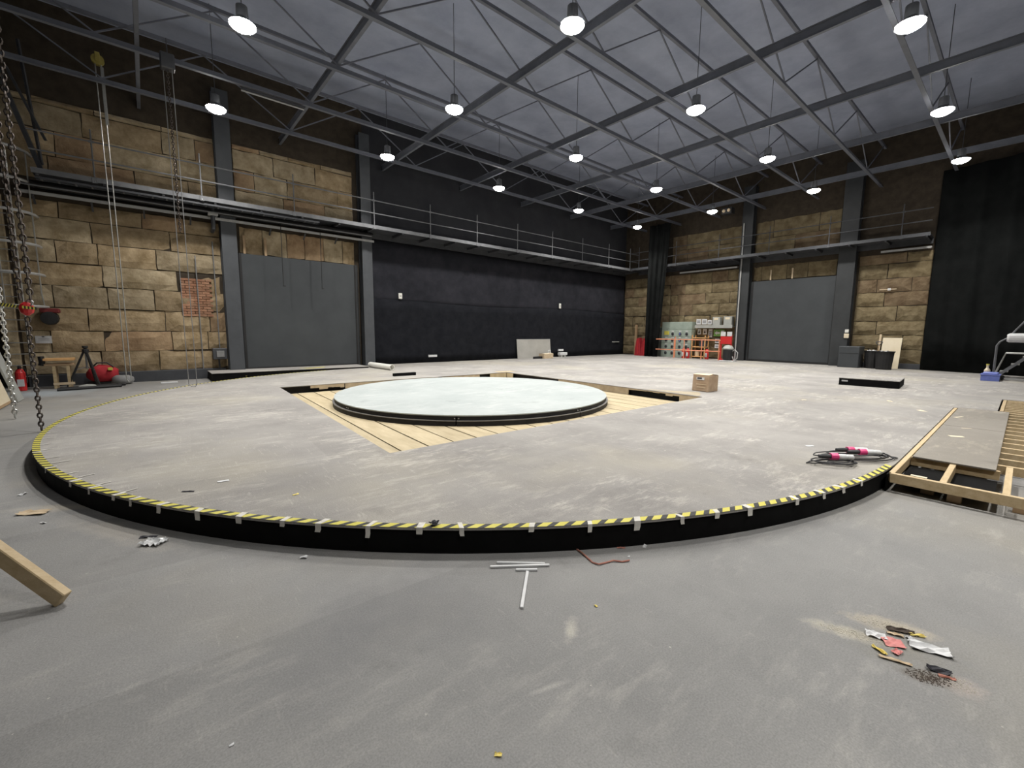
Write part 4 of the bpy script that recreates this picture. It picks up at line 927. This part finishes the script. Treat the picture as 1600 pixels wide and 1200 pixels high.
def speckle(name, mat, c, rx, ry, rz, nn, smin, smax, seed, label, cat):
    r = random.Random(seed); mb = MB()
    for k in range(nn):
        a = r.uniform(0, 2*PI); q = r.random()**0.7; x = rx*q*math.cos(a); y = ry*q*math.sin(a); s = r.uniform(smin, smax)
        p = [(x + s*r.uniform(.5, 1)*math.cos(b), y + s*r.uniform(.5, 1)*math.sin(b)) for b in (0, 1.3, 2.6, 3.9, 5.1)]
        mb.prism(p, 0.0004, 0.001 + s*r.uniform(.12, .4))
    o = mb.obj(name, mat, None, (c[0], c[1], 0)); o.rotation_euler = (0, 0, rz); o['kind'] = 'stuff'
    return tag(o, label, cat, None, 'stuff')
speckle('soil', m_soil, (2.70, 0.145), 0.085, 0.05, RT - 0.4, 420, 0.001, 0.004, 1, 'dark crumbled soil at the front of litter patch', 'dirt')
speckle('dust', m_dust, (2.80, 0.44), 0.16, 0.035, RT - 0.55, 380, 0.001, 0.004, 2, 'pale swept dust trailing left of the litter patch', 'dust')
speckle('dust', m_dust, (3.03, 0.33), 0.16, 0.05, RT - 0.5, 380, 0.001, 0.004, 3, 'pale dust heap behind the red card litter', 'dust')
speckle('dust', m_dust, (2.76, 0.04), 0.06, 0.05, RT, 140, 0.001, 0.003, 4, 'pale pinkish dust right of the black folded scrap', 'dust')
scrap('plastic_film', m_foil, (-0.07, 4.07), 0.15, 0.10, RT, 'crinkled clear plastic film on floor by left fascia', 'film', 21, 0.03, n=8)
scrap('black_strip', m_ink, (-0.10, 4.22), 0.12, 0.03, RT + 0.25, 'thin black strip behind the crinkled plastic film', 'strip', 22, 0.012)
scrap('card_scrap', m_cardl, (-0.86, 5.40), 0.22, 0.09, RT + 0.1, 'torn orange-brown card scrap on floor at left', 'card', 23, 0.02, n=5)
bits = [(0.74, 3.14, .035, m_paper, 'white chip on floor before the stage fascia, left of centre'), (2.76, 1.70, .03, m_paper, 'white chip on floor at the fascia, right of the string'), (1.91, 1.48, .016, m_yelpaper, 'yellow crumb on floor in the middle foreground'),
        (0.91, 1.14, .02, m_yelpaper, 'yellowish crumb on floor, nearest the viewer'), (2.54, 1.69, .014, m_paper, 'tiny white crumb on the floor beside string end'), (-1.02, 6.09, .05, m_paper, 'white chip on floor left of the curved stage edge'),
        (-0.76, 5.07, .03, m_paper, 'white chip on floor below the orange card scrap'), (0.14, 1.83, .012, m_paper, 'white fleck on floor in the left foreground')]
for k, (x, y, s, m, lab) in enumerate(bits): scrap('floor_chip', m, (x, y), s*1.4, s*0.8, RT + k, lab, 'scrap', 40 + k, s*0.4, 0.0, 3, 'chips on the dark floor')
scrap('string', m_string, (2.60, 1.80), 0.06, 0.014, RT, 'short pinkish shred near stage fascia, above string', 'shred', 60, 0.01)
dk = [(6.3, 1.63, .10, m_paper, 'white paper flake on deck behind the cable coils'), (10.69, 2.96, .12, m_cream, 'pale flake on deck midway to the black platform'), (0.45, 4.67, .09, m_paper, 'white scuffed flake on deck near the left tape'),
      (0.88, 3.9, .05, m_yelpaper, 'yellow flake on deck near the front left tape'), (12.0, 1.75, .14, m_cream, 'pale flake on the deck behind the far timber frame'), (10.97, 1.13, .16, m_cream, 'pale flake on the deck just behind the timber frame')]
for k, (x, y, s, m, lab) in enumerate(dk): scrap('deck_flake', m, (x, y), s, s*0.5, RT + .3*k, lab, 'flake', 70 + k, 0.006, DZ, 3, 'flakes on the deck')
scrap('black_strip', m_ink, (0.18, 4.55), 0.10, 0.02, RT + .1, 'small black strip on deck near the front left tape', 'strip', 90, 0.006, DZ)
scrap('black_strip', m_ink, (1.50, 2.64), 0.06, 0.05, RT - .5, 'black tape curl on the hazard tape at the front', 'tape', 91, 0.03, DZ + 0.006)

# ------------------------------------------------------------------ electrical corner on the far right wall
UX = 23.6
t = thing('switch_cabinet', 'large grey-green electrical cabinet with rows of switches', 'cabinet', (UX, 12.25, DZ))
MB().box((0, 0, 0), (0.5, 1.85, 1.62), 0.01).box((0.02, 0.0, 1.63), (0.5, 1.85, 2.05), 0.01).obj('body', m_green, t)
for i in range(4):
    for j in range(4):
        y = 0.28 + i*0.40 + (0.06 if i > 1 else 0); z = 0.25 + j*0.37
        if j == 3 and i == 3: continue
        s = MB().lathe([(0.085, 0), (0.085, 0.02), (0.06, 0.035)], 10, Matrix.Translation((0, y, z)) @ Matrix.Rotation(-PI/2, 4, 'Y')).obj('switch', m_ink, t)
        MB().box((-0.06, y - 0.018, z - 0.06), (-0.036, y + 0.018, z + 0.06)).obj('lever', m_blue if (i == 1 and j > 1) else m_black, s)
        MB().box((-0.008, y - 0.07, z + 0.13), (-0.0005, y + 0.07, z + 0.18)).obj('plate', m_paper, t)
MB().box((-0.012, 1.36, 1.30), (-0.001, 1.68, 1.52)).obj('yellow_plate', m_yellow, t)
for y in (0.95,): MB().box((-0.015, y - 0.03, 0.0), (-0.001, y + 0.03, 1.2)).obj('red_strip', m_orange, t)
for z in (0.42, 0.82, 1.21): MB().box((-0.006, 0.02, z), (-0.0005, 1.83, z + 0.012)).obj('panel_joint', m_greend, t)
t = thing('switch_cabinet', 'narrow dark green cabinet partly behind the black drape', 'cabinet', (UX + 0.2, 14.12, DZ))
MB().box((0, 0, 0), (0.3, 0.42, 1.75), 0.01).obj('body', m_greend, t)
for z in (0.4, 0.9, 1.3): MB().box((-0.02, 0.12, z), (-0.001, 0.3, z + 0.16)).obj('switch', m_grey, t)
t = thing('barrier', 'orange tube barrier in front of the electrical cabinets', 'barrier', (22.95, 10.3, DZ))
for z in (0.46, 1.05): MB().tube([(0, 0, z), (0, 3.75, z)], 0.03, 6).obj('rail', m_orange, t)
for y in (0.06, 1.0, 2.0, 2.6): MB().tube([(0, y, 0), (0, y, 1.07)], 0.028, 6).obj('post', m_orange, t)
def extinguisher(loc, label):
    t = thing('fire_extinguisher', label, 'fire extinguisher', loc)
    MB().lathe([(0.085, 0.0), (0.095, 0.02), (0.095, 0.46), (0.06, 0.54), (0.03, 0.56)], 12).obj('cylinder', m_red, t)
    MB().box((-0.101, -0.05, 0.12), (-0.085, 0.06, 0.34)).obj('label_sticker', m_paper, t)
    MB().lathe([(0.035, 0.56), (0.035, 0.64)], 8).obj('valve', m_black, t)
    return t
extinguisher((23.35, 12.52, DZ), 'left red fire extinguisher standing before the green cabinet'); extinguisher((23.35, 12.26, DZ), 'right red fire extinguisher standing before the green cabinet')
t = thing('wall_shelf', 'long grey metal shelf on the wall beside green cabinet', 'shelf', (U1 - 0.4, 10.1, 1.96))
MB().box((0, 0, 0), (0.42, 2.05, 0.03)).box((-0.01, 0, -0.06), (-0.0005, 2.05, 0.10)).obj('shelf_board', m_greybox, t)
for k, (y0, y1, z1) in enumerate(((10.80, 11.22, 0.5), (10.18, 10.62, 0.52))):
    t = thing('meter_box', ('left grey meter box on the wall shelf', 'right grey meter box on the wall shelf')[k], 'box', (U1 - 0.33, y0, 1.992), 0, 'meter boxes on the shelf')
    MB().box((0, 0, 0), (0.3, y1 - y0, z1), 0.01).obj('body', m_greybox, t); MB().box((-0.008, 0.1, z1 - 0.16), (-0.0005, y1 - y0 - 0.1, z1 - 0.04)).obj('yellow_plate', m_cream, t)
    MB().box((-0.006, y1-y0-0.02, 0.02), (-0.0005, y1-y0, z1 - .02)).obj('door_gap', m_black, t)
def sign(y0, y1, z0, z1, label, mat=m_paper, x=U1 - 0.04, marks=m_ink, kind='lines'):
    t = thing('wall_sign', label, 'sign', (x, (y0+y1)/2, (z0+z1)/2)); w = (y1-y0)/2; h = (z1-z0)/2
    MB().box((-0.012, -w, -h), (0, w, h)).obj('plate', mat, t)
    mb = MB()
    if kind == 'lines':
        for f in (0.35, -0.05, -0.4): mb.box((-0.014, -w*0.7, h*f - h*0.1), (-0.0125, w*0.7, h*f + h*0.1))
    elif kind == 'tri': mb.prism([(-w*.6, -h*.6), (w*.6, -h*.6), (0, h*.7)], 0.0125, 0.0145, Matrix(((0, 0, -1, 0), (1, 0, 0, 0), (0, 1, 0, 0), (0, 0, 0, 1))))
    elif kind == 'arrow':
        mb.prism([(w*.85, 0), (w*.4, h*.6), (w*.4, h*.25), (-w*.1, h*.25), (-w*.1, -h*.25), (w*.4, -h*.25), (w*.4, -h*.6)], 0.0125, 0.0145, Matrix(((0, 0, -1, 0), (1, 0, 0, 0), (0, 1, 0, 0), (0, 0, 0, 1))))
        mb.box((-0.0145, -w*.85, -h*.7), (-0.0125, -w*.35, h*.7))
    mb.obj('print', marks, t)
    return t
sign(11.86, 12.12, 2.10, 2.40, 'white notice with black print, leftmost above shelf', x=U1 - .3); sign(11.52, 11.80, 2.10, 2.40, 'white notice with black print, second above shelf', x=U1 - .3)
sign(11.25, 11.48, 2.10, 2.34, 'white notice beside the left meter box on shelf', x=U1 - .3)
sign(11.95, 12.15, 1.55, 1.85, 'triangular warning notice on orange rack, left one', kind='tri'); sign(11.62, 11.84, 1.55, 1.85, 'triangular warning notice on orange rack, right one', kind='tri')
sign(11.30, 11.52, 1.38, 1.84, 'tall white notice beneath the wall shelf')
sign(10.62, 11.22, 1.45, 1.82, 'green arrow sign beneath the wall shelf', m_signgreen, marks=m_paper, kind='arrow')
sign(10.88, 11.12, 1.08, 1.32, 'small upper white notice under the green sign'); sign(10.88, 11.12, 0.80, 1.0, 'small lower white notice under the green sign')
sign(15.0, 15.22, 1.95, 2.25, 'upper white notice above the red covers'); sign(15.0, 15.22, 1.55, 1.8, 'lower white notice above the red covers')
t = thing('storage_rack', 'orange-brown wooden rack under warning notices beside green cabinet', 'rack', (23.55, 11.4, DZ))
for z in (0.08, 0.62, 1.12): MB().box((0, 0, z), (0.45, 0.78, z + 0.05), 0.004).obj('shelf_board', m_orangewood, t)
for (x, y) in ((0.02, 0.0), (0.02, 0.74), (0.41, 0.0), (0.41, 0.74)): MB().box((x - .02, y, 0), (x + .02, y + 0.05, 1.3)).obj('leg', m_orangewood, t)
MB().box((0.1, 0.05, 0.67), (0.4, 0.4, 1.05), 0.01).obj('dark_bin', m_steel, t); MB().lathe([(0.12, 0.13), (0.14, 0.42)], 10, Matrix.Translation((0.2, 0.52, 0))).obj('pale_bucket', m_cardl, t)
t = thing('fire_point', 'red fire point stand with white labels right of rack', 'stand', (23.4, 9.97, DZ))
MB().box((0.1, 0, 0.0), (0.16, 0.06, 1.35)).box((0.1, 0.52, 0.0), (0.16, 0.58, 1.35)).obj('post', m_red, t)
MB().box((0.08, 0, 0.85), (0.099, 0.58, 1.25)).obj('board', m_red, t); MB().box((0.08, 0.0, 1.27), (0.099, 0.25, 1.5)).box((0.08, 0.33, 1.27), (0.099, 0.58, 1.5)).obj('notice', m_paper, t)
MB().box((0.0, -0.02, 0.0), (0.4, 0.62, 0.06)).obj('base', m_red, t)
extinguisher((23.3, 11.15, DZ), 'red fire extinguisher on the floor under small white notices')
t = thing('vacuum_cleaner', 'black drum vacuum with grey lid and hose at right door', 'vacuum cleaner', (22.75, 9.80, DZ))
MB().lathe([(0.20, 0.05), (0.24, 0.08), (0.24, 0.55), (0.21, 0.60)], 14).obj('drum', m_black, t)
MB().lathe([(0.25, 0.60), (0.26, 0.66), (0.18, 0.78), (0.05, 0.82)], 14).obj('lid', m_greybox, t)
MB().tube([(0.0, -0.2, 0.5), (-0.1, -0.38, 0.6), (-0.1, -0.52, 0.45), (-0.1, -0.5, 0.15), (-0.1, -0.35, 0.06), (-0.1, -0.27, 0.25)], 0.025, 7).obj('hose', m_pale, t)
MB().box((-0.3, -0.4, 0.0), (0.2, 0.3, 0.04), 0.01).obj('base', m_paper, t)
for k, y in enumerate((15.52, 15.08)):
    t = thing('red_cover', ('left of two tall red covers standing in the far corner', 'right of two tall red covers standing in the far corner')[k], 'cover', (23.45, y, DZ), 0, 'red covers in the corner')
    MB().prism([(-0.22, 0), (0.22, 0), (0.20, 0.5), (0.10, 1.05), (-0.08, 1.1), (-0.16, 0.6)], -0.15, 0.15, Matrix(((0, 0, 1, 0), (1, 0, 0, 0), (0, 1, 0, 0), (0, 0, 0, 1)))).obj('cover', m_redcloth, t)
    MB().box((-0.157, -0.02, 0.1), (-0.151, 0.02, 0.95)).obj('seam', m_red, t)
t = thing('timber_post', 'pale timber post standing in the far corner by red covers', 'post', (23.75, 15.95, DZ)); MB().box((0, 0, 0), (0.12, 0.14, 1.9), .01).obj('post', m_timber2, t)
tag(MB().tube([(U1 - 0.40, 9.86, DZ), (U1 - 0.40, 9.86, 4.95), (U1 - 0.40, 9.86, 7.2)], 0.035, 7).obj('drain_pipe', m_pale), 'pale vertical pipe beside the dark column, right of cabinets', 'pipe')

# things by the right sliding door
t = thing('flight_case', 'black box standing at right foot of right sliding door', 'case', (23.0, 4.5, DZ))
MB().box((0, 0, 0), (0.85, 0.72, 0.9), 0.015).obj('body', m_door, t); MB().box((-0.004, 0.02, 0.6), (-0.0005, 0.7, 0.615)).obj('lid_gap', m_black, t)
t = thing('switch_plate', 'pale switch plates on edge of right dark column', 'switch', (U1 - 0.36, 5.17, 1.45))
MB().box((-0.03, -0.09, 0), (0, 0.09, 0.2), 0.01).obj('plate', m_cream, t); MB().box((-0.03, -0.07, 0.24), (0, 0.07, 0.38), 0.01).obj('plate', m_plasticw, t)
for k, (x, y) in enumerate(((23.45, 4.12), (22.95, 3.66))):
    t = thing('waste_bin', ('left black waste bin, heaped with white rubbish', 'right black waste bin, beside the leaning cream board')[k], 'bin', (x, y, DZ), 0, 'black bins by the stone panel')
    MB().lathe([(0.25, 0), (0.30, 0.70), (0.325, 0.71), (0.325, 0.74), (0.285, 0.735), (0.27, 0.6), (0.02, 0.6)], 18).obj('tub', m_black, t)
for k, (x, y, s, lab) in enumerate(((23.4, 4.2, .16, 'white rubbish heaped in the left bin'), (23.55, 4.02, .1, 'pale rubbish on right side of left bin'), (22.93, 3.68, .12, 'white rubbish inside the right bin'))):
    scrap('rubbish', m_paper, (x, y), s*2, s*1.4, k, lab, 'rubbish', 100 + k, 0.16, DZ + 0.62)
t = thing('shovel', 'grey D-handled shovel standing in the left bin', 'shovel', (23.45, 3.98, DZ + 0.62))
MB().tube([(0, 0, 0), (0.02, -0.02, 0.35)], 0.02, 6).obj('shaft', m_timber2, t)
MB().tube([(0.02, -0.02, 0.35), (0.02, 0.08, 0.45), (0.02, 0.08, 0.5), (0.02, -0.12, 0.5), (0.02, -0.12, 0.45)], 0.02, 6, closed=True).obj('handle', m_steel, t)
t = thing('leaning_board', 'cream board leaning on the stone panel behind bins', 'board')
Mx = Matrix.Translation((23.7, 3.32, DZ)) @ Matrix.Rotation(math.radians(14), 4, 'Y')
MB().box((-0.015, 0, 0), (0.015, 0.62, 1.32), 0.003, Mx).obj('face', m_cream, t)
Mx = Matrix.Translation((23.78, 4.0, DZ)) @ Matrix.Rotation(math.radians(11), 4, 'Y')
tag(MB().box((-0.015, 0, 0), (0.015, 0.07, 1.45), 0.002, Mx).obj('timber_batten', m_cardl), 'thin timber batten leaning left of the cream board', 'batten')
t = thing('wall_bar', 'small pale bar fixed to the upper stone panel', 'bar', (U1 - 0.04, 4.0, 3.5)); MB().box((-0.03, -0.3, 0), (0, 0.25, 0.035)).obj('bar', m_cardl, t); MB().box((-0.05, -0.12, -.03), (-0.0305, -0.02, .06)).obj('knob', m_paper, t)

# ------------------------------------------------------------------ mobile steps at the right edge
t = thing('mobile_steps', 'grey mobile step unit with tube handrails at right edge', 'steps', (20.8, 0, DZ))
for x in (0.0, 0.75):
    MB().tube([(x, 0.59, 0.1), (x, 0.60, 1.09), (x, 0.54, 1.22), (x, 0.38, 1.35), (x, 0.10, 1.84), (x, -0.9, 3.1)], 0.022, 6).obj('handrail', m_rail, t)
    MB().bar((x + .03, 0.50, 0.12), (x + .03, -1.1, 1.9), 0.04, 0.07).obj('stile', m_rail, t)
    MB().tube([(x - .02, 0.55, 0.2), (x - .02, 0.38, 0.86), (x - .02, -1.0, 0.86)], 0.024, 6).obj('inner_rail', m_galv, t)
    MB().bar((x, 0.55, 0.05), (x, -1.4, 0.05), 0.06, 0.06).obj('base_bar', m_pale, t)
    for y in (0.4, -1.2): MB().lathe([(0.05, -0.02), (0.06, 0), (0.05, 0.02)], 10, Matrix.Translation((x - .05, y, 0.06)) @ Matrix.Rotation(PI/2, 4, 'Y')).obj('castor', m_black, t)
for k in range(7):
    MB().box((0.04, 0.42 - k*0.22 - 0.14, 0.25 + k*0.245), (0.74, 0.42 - k*0.22 + 0.04, 0.28 + k*0.245)).obj('tread', m_galv, t)
t = thing('sheet_roll', 'white wrapped roll lying across the mobile steps rails', 'roll', (20.72, -0.2, 1.545))
MB().lathe([(0.12, -0.6), (0.145, -0.58), (0.145, 0.55), (0.11, 0.6)], 14, Matrix.Rotation(-PI/2, 4, 'X')).obj('roll', m_paper, t)
t = thing('brown_crate', 'brown crate stored beneath the mobile steps', 'crate', (21.0, -0.35, DZ))
MB().box((0, -0.4, 0.1), (0.5, 0.25, 0.66), 0.01).obj('crate', pmat('crate_brown', (0.10, 0.04, 0.03), (0.15, 0.07, 0.05), 0.7, 4), t)
MB().box((0.05, -0.35, 0.0), (0.45, 0.2, 0.1)).obj('pallet', m_timber2, t)
t = thing('storage_tub', 'blue plastic storage tub at foot of the mobile steps', 'tub', (20.35, 0.62, DZ))
MB().prism([(-0.30, -0.20), (0.30, -0.20), (0.30, 0.20), (-0.30, 0.20)], 0, 0.2).box((-0.27, -0.17, 0.2), (0.27, 0.17, 0.26), 0.02).obj('tub', m_blue, t)
MB().box((-0.32, -0.22, 0.18), (0.32, 0.22, 0.205), 0.005).obj('rim', m_blue, t)
t = thing('spray_bottle', 'yellowish bottle standing behind the blue tub', 'bottle', (20.72, 0.72, DZ)); MB().lathe([(0.07, 0), (0.075, 0.3), (0.03, 0.38), (0.035, 0.46)], 10).obj('bottle', m_cream, t)
MB().lathe([(0.04, 0.461), (0.04, 0.5)], 8).obj('cap', m_yellow, t)
